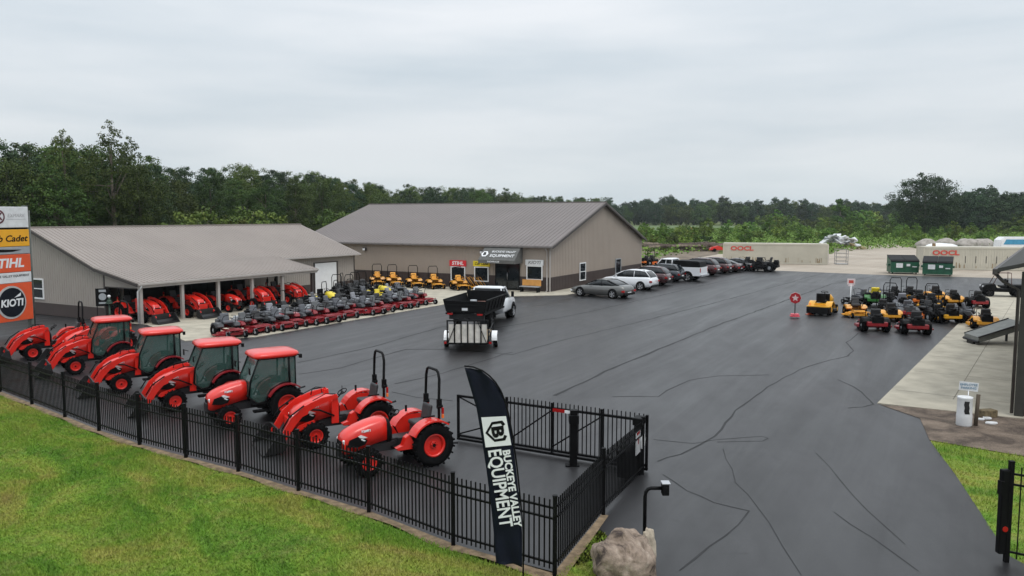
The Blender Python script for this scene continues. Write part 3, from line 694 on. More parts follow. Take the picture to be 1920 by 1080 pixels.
# ---------------------------------------------------------------- feather banner
Rr = [(-.79, 3.71), (-.64, 3.695), (-.50, 3.635), (-.38, 3.55), (-.28, 3.44), (-.20, 3.31), (-.13, 3.13), (-.075, 2.92), (-.035, 2.72), (0, 2.52), (.07, 1.97), (.13, 1.35), (.17, .86), (.17, .25)]
Lr = [(-.79, 3.71), (-.69, 3.38), (-.59, 3.02), (-.51, 2.52), (-.43, 1.97), (-.36, 1.40), (-.30, .77), (-.27, .35)]
def interp(P, z):
    for (x0, z0), (x1, z1) in zip(P, P[1:]):
        if z1 <= z <= z0: return x1+(x0-x1)*(z-z1)/(z0-z1)
    return P[-1][0]
fb = thing('feather_banner', 'tall black feather banner with white shield emblem and white lettering, in front of the fence', 'banner', (0, 12.9, 0))
q = MB(); n0 = 60; rows = []
def fold(x, z): return .014*sin(z*2.3+x*5)+.010*sin(z*6+x*13) + .07*max(0, z-2.95)*sin(x*22+z*2) + .06*max(0, .95-z)*sin(x*19+z*4)
for i in range(n0+1):
    z = 3.70-(3.70-.28)*i/n0; xl = interp(Lr, z); xr = interp(Rr, z); zz = [z+(.07 if i == n0 else 0)*(1-k/6) for k in range(7)]
    rows.append([q.bm.verts.new((xl+(xr-xl)*k/6, fold(xl+(xr-xl)*k/6, z), zz[k])) for k in range(7)])
for a, b_ in zip(rows, rows[1:]):
    for k in range(6): q.bm.faces.new((a[k], a[k+1], b_[k+1], b_[k]))
q.smooth_all()
o = q.done('banner_cloth', mat('banner_navy', (.006, .008, .016), .6, var=.15, spec=.15), fb)
md = o.modifiers.new('s', 'SOLIDIFY'); md.thickness = .003
q = MB(); q.tube([(.19, .0, 0), (.19, 0, .9), (.15, 0, 1.35), (.09, 0, 1.97), (.015, 0, 2.52), (-.06, 0, 2.92), (-.115, 0, 3.13), (-.185, 0, 3.31), (-.27, 0, 3.45), (-.37, 0, 3.56), (-.49, 0, 3.65), (-.64, 0, 3.71), (-.79, 0, 3.725)], .014); q.done('pole', BLK, fb)
pa = atan2(-.99, .15)
q = MB(); q.prism([(-.51, 2.87), (-.10, 2.89), (-.01, 2.40), (-.44, 2.36)], -.043, -.040); em = q.done('emblem_panel', WHITE, fb)
# shield outline and B in the plane of the panel, turned a quarter clockwise like the lettering
def rp(u, v): c0 = (-.265, 2.63); ax = (.15, -.99); ay = (.99, .15); return (c0[0]+ax[0]*u+ay[0]*v, c0[1]+ax[1]*u+ay[1]*v)
outer = [(-.19, .12), (-.12, .19), (-.06, .15), (.06, .15), (.12, .19), (.19, .12), (.18, -.06), (0, -.19), (-.18, -.06)]
outer = [(-.17, .13), (-.10, .17), (.10, .17), (.17, .13), (.17, -.05), (0, -.18), (-.17, -.05)]
q = MB()
for a, b_ in zip(outer[2:]+outer[:2], outer[3:]+outer[:3]):
    if (a, b_) == (outer[1], outer[2]): continue
    q.prism([rp(*a), rp(*b_), rp(b_[0]*.74, b_[1]*.74), rp(a[0]*.74, a[1]*.74)], -.047, -.0435)
q.done('shield', BLK, em)
c_ = rp(.0, .02); text('emblem_letter', 'B', .27, BLK, em, (c_[0], -.049, c_[1]), (pi/2, 0, 0), 1.25, 0, .012)
em2 = [o2 for o2 in C.objects if o2.parent == em][-1]; em2.rotation_euler = Matrix(((.15, 0, .99), (0, -1, 0), (.99, 0, -.15))).to_euler()
def flagtext(s, size, cx, cz, wd):
    t = text('lettering', s, size, WHITE, fb, (cx, -.044, cz), (0, 0, 0), 1, 0, .006, .002)
    xs_ = [v.co.x for v in t.data.vertices]; k = wd/(max(xs_)-min(xs_)); t.data.transform(Matrix.Diagonal((k, 1, 1, 1)))
    t.rotation_euler = Matrix(((.15, .9887, 0), (0, 0, -1), (-.9887, .15, 0))).to_euler(); return t
flagtext('EQUIPMENT', .31, -.205, 1.66, 1.34)
flagtext('BUCKEYE VALLEY', .17, -.005, 1.66, 1.34)
em2.rotation_euler = Matrix(((.15, .9887, 0), (0, 0, -1), (-.9887, .15, 0))).to_euler()

# ---------------------------------------------------------------- boulders and keypad post
def boulder(name, loc, s, seed, m_, label):
    q = MB(); bmesh.ops.create_icosphere(q.bm, subdivisions=5, radius=1)
    from mathutils import noise as mn
    for v in q.bm.verts:
        p = v.co.copy(); k = 1+.30*mn.noise(p*1.0+Vector((seed, 0, 0)))+.14*mn.noise(p*2.3+Vector((0, seed, 0)))+.05*mn.noise(p*7)+.02*mn.noise(p*17)
        r = mn.noise(p*1.6+Vector((seed, 3, 1))); k -= .10*max(0, r)**.5 if r > 0 else 0
        v.co = Vector((p.x*s[0], p.y*s[1], max(p.z, -.6)*s[2]))*k
    q.smooth_all(); o = q.done(name, m_); o.location = loc; return tag(o, label, 'rock')
m, n, l, b = node_mat('boulder_stone')
co = n.new('ShaderNodeTexCoord').outputs['Object']
c = ramp(n, l, noise(n, l, co, 2.1, 6, .65, 1.0), [(.36, (.05, .035, .03)), (.45, (.22, .165, .125)), (.58, (.33, .26, .205)), (.75, (.50, .42, .35))])
c = mixc(n, l, .7, c, ramp(n, l, noise(n, l, co, 14, 5, .7), [(.3, .65), (.7, 1.25)]), 'MULTIPLY')
l.new(c, b.inputs['Base Color']); b.inputs['Roughness'].default_value = .85
bp = n.new('ShaderNodeBump'); bp.inputs['Strength'].default_value = .8; bp.inputs['Distance'].default_value = .04; l.new(noise(n, l, co, 9, 6, .7), bp.inputs['Height']); l.new(bp.outputs[0], b.inputs['Normal'])
boulder('boulder', (1.93, 13.15, .30), (.54, .5, .50), 3.3, m, 'big rounded tan and brown boulder at the bottom edge beside the driveway')
boulder('boulder', (2.43, 13.62, .26), (.13, .13, .40), 8.1, mat('pale_stone', (.42, .36, .28), .85, var=.2, vs=6, bump=.5), 'small pale upright stone behind the big boulder')
p = G(1208, 1030).xy
kp = thing('keypad_stand', 'black gooseneck keypad post rising behind the boulder', 'keypad stand', (p.x, p.y, 0))
q = MB(); q.tube([(0, 0, 0), (0, 0, 1.02), (.012, 0, 1.10), (.05, 0, 1.155), (.11, 0, 1.175), (.3, 0, 1.175)], .035, 10); q.bb(-.1, .1, -.1, .1, 0, .03); q.done('pole', FENCE, kp)
q = MB(); q.box((.37, 0, 1.16), (.13, .16, .22), bev=.02, mi=0); q.box((.375, 0, 1.28), (.16, .18, .03), bev=.01, mi=1); q.done('keypad_box', [BLK, SILV], kp)

# ================================================================ TRACTORS  (x forward from the rear axle)
def wheel_mesh(name, parent, x, y, r, wd, rimr, lugs=22, rimmat=RED, side=1, lug=.03, hub=BLK):
    q = MB()
    prof_ = [(rimr, wd*.36), (rimr+.02, wd*.5), (r*.86, wd*.5), (r-.012, wd*.42), (r, wd*.2), (r, -wd*.2), (r-.012, -wd*.42), (r*.86, -wd*.5), (rimr+.02, -wd*.5), (rimr, -wd*.36)]
    S = 28
    q.loft([[(x+a*cos(2*pi*k/S), y+b_, r+a*sin(2*pi*k/S)) for a, b_ in prof_] for k in range(S)]+[[(x+a, y+b_, r) for a, b_ in prof_]], caps=False)
    for k in range(lugs):
        a = 2*pi*(k+.5)/lugs
        for sg in (1, -1):
            aa = a+(pi/lugs if sg < 0 else 0)
            q.box((x+(r+lug*.1)*cos(aa), y+sg*wd*.25, r+(r+lug*.1)*sin(aa)), (lug*1.6, wd*.5, lug*1.3), rot=(0, -aa, 0))
            q.bm.verts.ensure_lookup_table()
    t = q.done('wheel', RUB, parent)
    q = MB(); s = side
    q.cyl((x, y-s*wd*.3, r), (x, y+s*wd*.16, r), rimr+.004, seg=24)
    q.loft([[(x+a*cos(2*pi*k/24), y+s*b_, r+a*sin(2*pi*k/24)) for a, b_ in [(rimr+.006, wd*.1), (rimr+.006, wd*.42), (rimr*.88, wd*.42), (rimr*.78, wd*.18)]] for k in range(25)], caps=False)
    q.cyl((x, y+s*wd*.15, r), (x, y+s*wd*.30, r), rimr*.34, rimr*.28, seg=12, mi=0)
    q.cyl((x, y+s*wd*.30, r), (x, y+s*wd*.36, r), rimr*.16, seg=10, mi=1)
    for k in range(6): a = pi/3*k; q.cyl((x+rimr*.26*cos(a), y+s*wd*.2, r+rimr*.26*sin(a)), (x+rimr*.26*cos(a), y+s*wd*.33, r+rimr*.26*sin(a)), rimr*.035, seg=6, mi=1)
    q.done('rim', [rimmat, hub], t)
    return t

def make_tractor(name, cab=False, loader=False, wb=1.68, big=1.0):
    t = thing(name, 'red compact tractor', 'tractor')
    RR, RF_ = .53, .335
    for s in (1, -1):
        wheel_mesh('wheel', t, 0, s*.60, RR, .33, .29, 20, side=s, lug=.032)
        wheel_mesh('wheel', t, wb, s*.56, RF_, .22, .18, 18, side=s, lug=.022)
    q = MB(); q.bb(-.25, .75, -.2, .2, .38, .72, bev=.03); q.bb(.7, wb+.55, -.16, .16, .42, .72, bev=.02); q.cyl((wb, -.5, RF_), (wb, .5, RF_), .06)
    q.cyl((0, -.5, RR), (0, .5, RR), .11); q.bb(.85, 1.5, -.24, .24, .45, .66); q.cyl((.9, -.27, .52), (1.3, -.27, .52), .07); q.bb(wb-.15, wb+.15, -.25, .25, .30, .44, bev=.02)
    q.done('chassis', STEEL, t)
    # hood: lofted sections
    def sec(x, zb, zt, hw, r_):
        return [(x, -hw, zb), (x, -hw*1.02, (zb+zt)/2), (x, -hw*.97, zt-r_), (x, -hw*.78, zt-r_*.3), (x, -hw*.4, zt), (x, hw*.4, zt), (x, hw*.78, zt-r_*.3), (x, hw*.97, zt-r_), (x, hw*1.02, (zb+zt)/2), (x, hw, zb)]
    nx = wb+.48
    q = MB(); q.loft([sec(.80, .74, 1.27, .29, .10), sec(1.0, .72, 1.27, .295, .11), sec(1.35, .66, 1.22, .29, .12), sec(1.7, .58, 1.14, .28, .13), sec(nx-.18, .52, 1.04, .26, .13), sec(nx-.05, .52, .96, .23, .12), sec(nx, .56, .88, .19, .1)])
    hood = q.done('hood', RED, t)
    q = MB()
    for s in (1, -1):
        q.prism([(1.42, .80), (1.62, .94), (nx-.18, .86), (nx-.10, .70), (1.72, .66), (1.5, .70)], s*.292-.006, s*.292+.006)
    q.prism([(nx-.02, .58), (nx+.012, .60), (nx+.012, .80), (nx-.02, .86)], -.165, .165, 'y')
    q.done('grille', BLK, hood)
    for s in (1, -1):
        q = MB(); h_ = MB(); h_.box((nx-.06, s*.19, .80), (.10, .06, .13), rot=(0, .3, s*.5), bev=.015); h_.done('headlight', LENS, hood)
        q.prism([(1.42, .87), (1.62, .95), (1.72, .93), (1.66, .88), (1.55, .86)], s*.298-.006, s*.298+.006)
        q.prism([(1.48, .80), (1.60, .86), (1.64, .84), (1.54, .79)], s*.298-.006, s*.298+.006)
        q.prism([(1.40, 1.02), (1.40, 1.07), (1.53, 1.05), (1.53, 1.00)], s*.302-.006, s*.302+.006)
        q.done('decal', LENS, hood)
    for s in (1, -1): text('lettering', 'KIOTI', .075, LENS, hood, (1.47, s*.306, 1.035), (pi/2, 0, 0 if s < 0 else pi), 1.2, 0, .003)
    # dash, floor, fenders
    q = MB(); q.loft([sec(.62, .60, 1.00, .14, .06), sec(.70, .62, 1.20, .20, .08), sec(.795, .70, 1.262, .285, .09)]); q.bb(-.2, .70, -.40, .40, .50, .56)
    q.done('dashboard', BLK, t)
    q = MB(); q.tube([(.50+.15*cos(a)*.75, .17*sin(a), 1.30-.15*cos(a)*.45) for a in [2*pi*k/16 for k in range(17)]], .014, 6); q.tube([(.62, 0, 1.15), (.50, 0, 1.30)], .02); q.box((.5, 0, 1.3), (.04, .32, .012), rot=(0, .55, 0)); q.done('steering_wheel', BLK, t)
    for s in (1, -1):
        q = MB()
        y0, y1 = sorted((s*.40, s*.78))
        q.arch(0, .53, .60, .64, 28, 128, y0, y1, 10)
        q.prism([(.54, .80), (.36, 1.03), (.12, 1.10), (-.2, 1.09), (-.36, 1.00), (-.36, .6), (.28, .56), (.44, .58)], *sorted((s*.40, s*.425)))
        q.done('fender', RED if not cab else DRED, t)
        q = MB(); q.prism([(.30, .52), (.42, .50), (.80, .50), (.84, .56), (.66, .60), (.60, .80), (.50, .86), (.38, .66)], *sorted((s*.426, s*.60)), bev=.012) if not cab else q.bb(.35, .85, *sorted((s*.42, s*.62)), .36, .42)
        q.done('step', RED if not cab else BLK, t)
    q = MB(); q.bb(-.2, .15, -.2, .2, .56, .9); q.box((-.02, 0, .98), (.42, .46, .12), bev=.04); q.box((-.24, 0, 1.22), (.10, .44, .42), rot=(0, -.18, 0), bev=.04); q.done('seat', mat('seat_black', (.03, .03, .032), .55), t)
    q = MB()
    for s in (1, -1): q.tube([(-.15, s*.22, .42), (-.85, s*.34, .38)], .03, 6); q.tube([(-.2, s*.2, .8), (-.6, s*.3, .72), (-.62, s*.3, .42)], .022, 6)
    q.tube([(-.3, 0, .75), (-.8, 0, .85)], .03, 6); q.done('rear_hitch', STEEL, t)
    if not cab:
        q = MB(); q.tube([(-.30, -.38, .62), (-.30, -.38, 1.55), (-.32, -.375, 2.10), (-.32, -.31, 2.26), (-.32, -.22, 2.31), (-.32, .22, 2.31), (-.32, .31, 2.26), (-.32, .375, 2.10), (-.30, .38, 1.55), (-.30, .38, .62)], .036, 8)
        for s in (1, -1): q.box((-.31, s*.38, 1.52), (.12, .09, .16), bev=.01); q.cyl((-.25, s*.38, 1.40), (-.39, s*.38, 1.40), .05)
        q.done('roll_bar', FENCE, t)
        q = MB()
        for s in (1, -1): q.box((-.38, s*.43, 1.30), (.05, .07, .16), bev=.01, mi=0); q.box((-.38, s*.43, 1.16), (.05, .07, .1), bev=.01, mi=1)
        q.done('tail_light', [LAMP, ORA], t)
        q = MB(); q.box((-.05, .52, 1.22), (.32, .05, .04), bev=.01); q.box((.1, -.52, 1.24), (.05, .03, .16)); q.tube([(.62, -.12, 1.2), (.60, -.2, 1.42)], .01, 5); q.done('levers', BLK, t)
    else:
        q = MB(); H0, H1 = .62, 1.94
        Fp = {1: ((.80, .56), (.62, .56)), 0: 0}
        for s in (1, -1):
            q.tube([(.86, s*.50, H0+.2), (.82, s*.54, 1.3), (.56, s*.53, H1)], .032, 6)       # A pillar
            q.tube([(-.34, s*.60, 1.16), (-.34, s*.54, H1)], .035, 6)
            q.tube([(-.54, s*.52, 1.05), (-.54, s*.51, H1)], .03, 6)
            q.tube([(.86, s*.50, .82), (.66, s*.56, .62), (.42, s*.58, .66), (.25, s*.60, 1.0), (-.1, s*.62, 1.18), (-.36, s*.60, 1.18)], .028, 6)
            q.tube([(.56, s*.53, H1), (-.54, s*.51, H1)], .03, 6)
        for x, z in ((.86, .84), (.56, H1), (-.54, H1), (-.54, 1.05)): q.tube([(x, -.52, z), (x, .52, z)], .03, 6)
        q.done('cab_frame', BLK, t)
        q = MB()
        for s in (1, -1):
            q.prism([(.84, .84), (.64, .66), (.44, .68), (.27, 1.0), (-.08, 1.18), (-.33, 1.18), (-.34, H1-.02), (.56, H1-.02), (.81, 1.3)], s*.555-.006, s*.555+.006)
            q.prism([(-.38, 1.1), (-.53, 1.06), (-.53, H1-.02), (-.37, H1-.02)], s*.54-.005, s*.54+.005)
        q.loft([[(.845, -.5, .86), (.855, -.5, .86), (.855, .5, .86), (.845, .5, .86)], [(.825, -.53, 1.3), (.835, -.53, 1.3), (.835, .53, 1.3), (.825, .53, 1.3)], [(.55, -.52, H1-.02), (.56, -.52, H1-.02), (.56, .52, H1-.02), (.55, .52, H1-.02)]], smooth=False)
        q.prism([(-.545, 1.08), (-.535, 1.08), (-.535, H1-.02), (-.545, H1-.02)], -.5, .5)
        q.done('cab_glass', GLASS, t)
        q = MB()
        def rs_(x, y, z, n_=20, e=.35): return [(0+x*(abs(cos(a))**e)*(1 if cos(a) > 0 else -1), y*(abs(sin(a))**e)*(1 if sin(a) > 0 else -1), z) for a in [2*pi*k/n_ for k in range(n_)]]
        q.loft([rs_(.66, .57, H1+.0), rs_(.71, .63, H1+.04), rs_(.71, .63, H1+.10), rs_(.67, .59, H1+.155), rs_(.54, .46, H1+.185)]); q.smooth_all()
        q.done('cab_roof', RED, t)
        for s in (1, -1):
            q = MB(); q.tube([(.80, s*.56, 1.72), (.90, s*.74, 1.74)], .012, 5); q.box((.905, s*.78, 1.66), (.03, .13, .2), bev=.012); q.done('mirror', BLK, t); q = MB()
            q.tube([(-.52, s*.5, H1-.03), (-.6, s*.58, 2.0), (-.66, s*.7, 1.98)], .02, 5); q.box((-.66, s*.68, 1.96), (.08, .1, .12), bev=.01); q.done('work_lamp', BLK, t)
        q = MB(); q.tube([(.84, -.1, .9), (.80, .15, 1.25)], .01, 5); q.done('wiper', BLK, t)
        q = MB(); q.bb(-.5, -.1, -.3, .3, .9, 1.0, bev=.03); q.box((-.36, 0, 1.3), (.1, .36, .5), bev=.03); q.box((-.3, -.4, 1.1), (.5, .12, .2), bev=.02); q.done('cab_interior', BLK, t)
    if loader:
        q = MB()
        for s in (1, -1):
            y0, y1 = sorted((s*.37, s*.43))
            q.prism([(.70, .56), (.92, .56), (.90, 1.10), (.86, 1.32), (.74, 1.34), (.70, 1.1)], *sorted((s*.36, s*.44)), bev=.008)
            q.prism([(.72, 1.26), (.78, 1.36), (1.25, 1.30), (1.75, 1.14), (2.15, .86), (2.52, .34), (2.42, .26), (2.30, .30), (2.02, .68), (1.72, .96), (1.25, 1.14)], *sorted((s*.445, s*.50)), bev=.008)
            q.prism([(1.45, .72), (1.9, .62), (2.0, .52), (1.9, .48), (1.4, .62)], *sorted((s*.40, s*.44)))
            q.prism([(1.55, 1.22), (1.92, 1.04), (2.0, .80), (1.66, .92)], *sorted((s*.505, s*.515)))
        q.tube([(2.08, -.46, .72), (2.08, .46, .72)], .04, 8); q.bb(wb+.42, wb+.46, -.3, .3, .4, .75); q.done('loader_arm', RED, t)
        for s in (1, -1):
            q = MB(); q.tube([(.86, s*.472, .78), (1.3, s*.472, .98), (1.68, s*.472, 1.03)], .026, 6); q.tube([(1.78, s*.54, 1.16), (2.2, s*.54, .92), (2.42, s*.54, .62)], .022, 6)
            q.tube([(.8, s*.46, 1.36), (1.1, s*.47, 1.40), (1.5, s*.47, 1.25)], .012, 5); q.done('hydraulics', BLK, t)
        q = MB(); q.tube([(1.02, -.2, 1.28), (1.05, -.2, 1.42), (1.35, -.2, 1.42), (1.4, -.2, 1.26)], .018, 6); q.done('handle', BLK, hood)
        q = MB(); W2 = .72
        outer_ = [(2.42, .52), (2.36, .18), (2.46, .05), (2.98, .02), (2.98, .035), (2.52, .075), (2.42, .2), (2.46, .52)]
        q.prism(outer_, -W2, W2)
        for s in (1, -1): q.prism([(2.43, .52), (2.38, .18), (2.47, .06), (2.95, .03), (2.72, .34), (2.55, .53)], s*W2-.012, s*W2+.012)
        q.done('bucket', mat('bucket_black', (.014, .014, .015), .45), t)
    # the engine end, the driving place and the cab sit forward over the long wheelbase
    SHIFT = {'hood': (.81, .432), 'dashboard': .26, 'steering_wheel': .26, 'loader_arm': (.886, .38), 'hydraulics': (.886, .38), 'bucket': .10, 'step': .12, 'seat': .10,
             'cab_frame': .22, 'cab_glass': .22, 'cab_roof': .22, 'cab_interior': .2, 'mirror': .22, 'work_lamp': .22, 'wiper': .22, 'levers': .1}
    for c_ in children(t):
        k_ = c_.name.split('.')[0]
        for o_ in [c_]+children(c_):
            if k_ in SHIFT:
                a_, b_ = SHIFT[k_] if isinstance(SHIFT[k_], tuple) else (1, SHIFT[k_])
                if o_.location.length: o_.location.x = o_.location.x*a_+b_
                else: o_.data.transform(Matrix.Translation((b_, 0, 0)) @ Matrix.Diagonal((a_, 1, 1, 1)))
    return t

def ang(dx, dy): return atan2(dy, dx)
TG = 'red tractors lined up along the fence'
tc_ = make_tractor('cab_tractor', cab=True, loader=True)
tn = make_tractor('cab_tractor', cab=True)
tl = make_tractor('loader_tractor', loader=True)
to = make_tractor('open_tractor')
def rearpos(front, hd, wb=1.68, off_=.6, sc_=1.0):
    """front = photo pixel of the near front tyre's contact; heading in degrees"""
    p = G(*front).xy; d = Vector((cos(R(hd)), sin(R(hd)))); lft = Vector((-d.y, d.x))
    return (*(p-d*wb*sc_-lft*.56*sc_), 0)
TR = [(to, (691, 893), -148, 'red open tractor with roll bar and no loader, nearest the gate in the row', 1.0),
      (tl, (592, 840), -150, 'red open tractor with roll bar, loader arms and black bucket, beside the nearest tractor', 1.02),
      (tn, (431, 803), -146, 'red cab tractor without a loader, between the two kinds of loader tractor', 1.0),
      (tc_, (329, 771), -147, 'red cab tractor with loader, next to the cab tractor that has none', 1.0),
      (tc_, (228, 737), -145, 'red cab tractor with loader, middle one of the three cab loader tractors', 1.0),
      (tc_, (142, 702), -143, 'red cab tractor with loader, farthest cab in the row along the fence', 1.0)]
seen = set()
for t, fp, hd, lab, s_ in TR:
    place(t, t.name not in seen, rearpos(fp, hd, sc_=s_), R(hd), lab, TG, s_); seen.add(t.name)
dup(tl, rearpos((62, 676), -140, sc_=1.02), R(-140), 'red open loader tractor at the far left end of the fence row', TG, 1.02)
dup(tl, (*(G(222, 664).xy), 0), R(-128), 'red open loader tractor half hidden behind the farthest cab tractor', TG, 1.02)
SG = 'red tractors parked under the shed roof'
for i, (u, v, hd, lab, sc_) in enumerate([(.75, 2.1, -24, 'red loader tractor in the first open shed bay', 1.05), (3.75, 1.9, -26, 'red loader tractor in the second open shed bay', 1.08),
        (9.0, 1.8, -30, 'red loader tractor in the fourth shed bay with its hood facing out', 1.08), (12.2, 1.9, -27, 'red loader tractor in the last lit shed bay', 1.05)]):
    p = L0(u, v); dup(tl, (p.x, p.y, .03), R(hd), lab, SG, sc_)
p = L0(6.6, 1.6); dup(to, (p.x, p.y, .03), R(-20), 'small red tractor without loader in the third shed bay', SG, .9)

# ================================================================ ZERO-TURN MOWERS (x forward, rear axle at 0)
def make_mower(name, body, deck, seatm, rops=False, rim=GREY, tall=False, engine=BLK, pod=None):
    t = thing(name, 'zero turn mower', 'mower')
    for s in (1, -1):
        q = MB(); q.loft([[(a*cos(2*pi*k/20), s*.46+b_, .29+a*sin(2*pi*k/20)) for a, b_ in [(.13, .13), (.24, .15), (.29, .10), (.29, -.10), (.24, -.15), (.13, -.13)]] for k in range(21)], caps=False)
        for k in range(20): a = 2*pi*k/20; q.box((.285*cos(a), s*.46, .29+.285*sin(a)), (.02, .2, .03), rot=(0, -a, 0))
        wv = q.done('wheel', RUB, t); q = MB(); q.cyl((0, s*.36, .29), (0, s*.55, .29), .135, seg=16); q.cyl((0, s*.55, .29), (0, s*.59, .29), .05, seg=10); q.done('rim', rim, wv)
        q = MB(); q.cyl((1.28, s*.42-.055, .15), (1.28, s*.42+.055, .15), .15, seg=16); wv = q.done('caster_wheel', RUB, t)
        q = MB(); q.cyl((1.28, s*.42-.06, .15), (1.28, s*.42+.06, .15), .07, seg=12); q.tube([(1.28, s*.42-.08, .15), (1.28, s*.42-.08, .33), (1.28, s*.42+.08, .33), (1.28, s*.42+.08, .15)], .016, 6); q.done('fork', rim, wv)
    q = MB(); q.bb(-.35, 1.2, -.28, -.22, .30, .38); q.bb(-.35, 1.2, .22, .28, .30, .38); q.bb(-.55, -.3, -.42, .42, .30, .50, bev=.03); q.tube([(1.28, -.42, .4), (1.28, -.42, .34), (1.2, -.25, .36), (1.2, .25, .36), (1.28, .42, .34), (1.28, .42, .4)], .028, 6); q.bb(.78, 1.2, -.3, .3, .38, .41)
    q.done('frame', body, t)
    q = MB(); q.prism([(.38, -.55), (.55, -.66), (.95, -.68), (1.1, -.55), (1.14, -.2), (1.14, .2), (1.1, .55), (.95, .68), (.55, .66), (.38, .55)], .13, .26, 'z', bev=.02)
    for yy in (-.42, 0, .42): q.cyl((.75, yy, .26), (.75, yy, .33), .11, .08, seg=12)
    q.bb(.55, .95, -.86, -.66, .14, .2); q.done('deck', deck, t)
    q = MB()
    for s in (1, -1): q.prism([(-.34, .50), (-.22, .62), (.10, .66), (.42, .62), (.50, .48), (.42, .42), (-.3, .42)], *sorted((s*.24, s*.56)), bev=.03)
    q.done('fender', pod or body, t)
    q = MB(); q.box((.22, 0, .66), (.46, .46, .12), bev=.04); q.box((-.01, 0, .86), (.12, .42, .38), rot=(0, -.25, 0), bev=.045)
    for s in (1, -1): q.box((.14, s*.26, .80), (.28, .06, .05), bev=.015)
    q.done('seat', seatm, t)
    q = MB(); q.box((-.38, 0, .62), (.36, .50, .26), bev=.05); q.cyl((-.38, 0, .72), (-.38, 0, .84), .19, .16, seg=16); q.cyl((-.5, .25, .48), (-.5, -.25, .48), .06); q.done('engine', engine, t)
    for s in (1, -1): q = MB(); q.tube([(.42, s*.30, .55), (.46, s*.32, .82), (.56, s*.27, .98), (.56, s*.06, 1.0)], .016, 6); q.done('lever', BLK, t)
    if rops:
        q = MB(); q.tube([(-.16, -.36, .5), (-.18, -.36, 1.45), (-.18, -.28, 1.62), (-.18, .28, 1.62), (-.18, .36, 1.45), (-.16, .36, .5)], .026, 7); q.done('roll_bar', BLK, t)
    return t
mr = make_mower('zero_turn_mower', DRED, DRED, LGREY, pod=PODG, engine=PODG)
mr3 = make_mower('zero_turn_mower', DRED, DRED, mat('seat_mid', (.12, .125, .13), .6), pod=DRED, engine=GREY)
mr2 = make_mower('zero_turn_mower', DRED, DRED, mat('seat_dark', (.035, .035, .037), .6), rops=False, pod=BLK)
my = make_mower('zero_turn_mower', mat('cub_amber', (.72, .33, .03), .4, coat=.3), MATS['cub_amber'], MATS['seat_dark'], rim=MATS['cub_amber'])
myr = make_mower('zero_turn_mower', MATS['cub_amber'], BLK, MATS['cub_amber'], rops=True, rim=MATS['cub_amber'])
my2 = make_mower('zero_turn_mower', YEL, YEL, MATS['seat_dark'], rops=True, rim=YEL, pod=BLK)
mk = make_mower('zero_turn_mower', BLK, BLK, LGREY, rops=False, pod=PODG)
mk2 = make_mower('zero_turn_mower', BLK, STEEL, MATS['seat_dark'], rops=True)
mk3 = make_mower('zero_turn_mower', BLK, STEEL, MATS['seat_dark'], rops=False)
mg = make_mower('zero_turn_mower', GRN, GRN, BYEL, rim=BYEL, pod=GRN)
mo = make_mower('zero_turn_mower', ORA, ORA, MATS['seat_dark'], rops=False, pod=BLK)
mgy = make_mower('zero_turn_mower', GREY, STEEL, mat('seat_pale', (.26, .265, .29), .6), pod=LGREY)
used = set()
def mower(m_, p, rz, lab, grp, z=.03, s=1.0):
    first = m_.name not in used; used.add(m_.name)
    return place(m_, first, (p[0], p[1], z), rz, lab, grp, s)
VA = atan2(-V.y, -V.x)       # facing the lot
NR = 17
for i in range(NR):
    p = L0(-.6+i*1.06+random.uniform(-.06, .06), -7.75+random.uniform(-.28, .32)+(.15 if i else .5)); m_ = [mr, mr3, mr2, mr, mr3][i % 5]
    mower(m_, p, VA+R(random.uniform(-14, 14)-8), 'dark red zero turn mower, %s from the near end of the front apron row' % ORD[i], 'red mowers in the front row on the apron', s=random.uniform(1.02, 1.16))
k = 0
for i in range(11):
    p = L0(3.1+i*1.25+random.uniform(-.1, .1), -5.5+random.uniform(-.15, .15)); m_ = [mk, mgy, mk2, mk2, mgy, mk, mo, mgy, mk2, mg, mgy][i]
    mower(m_, p, VA+R(random.uniform(-12, 12)), '%s zero turn mower, %s along the second apron row' % ({mgy: 'grey and white', mk: 'black and grey', mk2: 'all black', mo: 'orange', mg: 'green'}[m_], ORD[i]), 'mowers in the second row on the apron', s=1.05)
for i in range(8):
    p = L0(10.6+i*1.3, -3.2+random.uniform(-.2, .2)); m_ = [mk, mk2, mk2, mk2, mk, mk2, mgy, mk][i]
    mower(m_, p, VA+R(random.uniform(-25, 25)), '%s zero turn mower, %s along the third apron row' % ({mk: 'black and grey', mk2: 'all black', mg: 'green and yellow', mgy: 'grey and white'}[m_], ORD[i]), 'mowers in the third row on the apron', s=1.05)
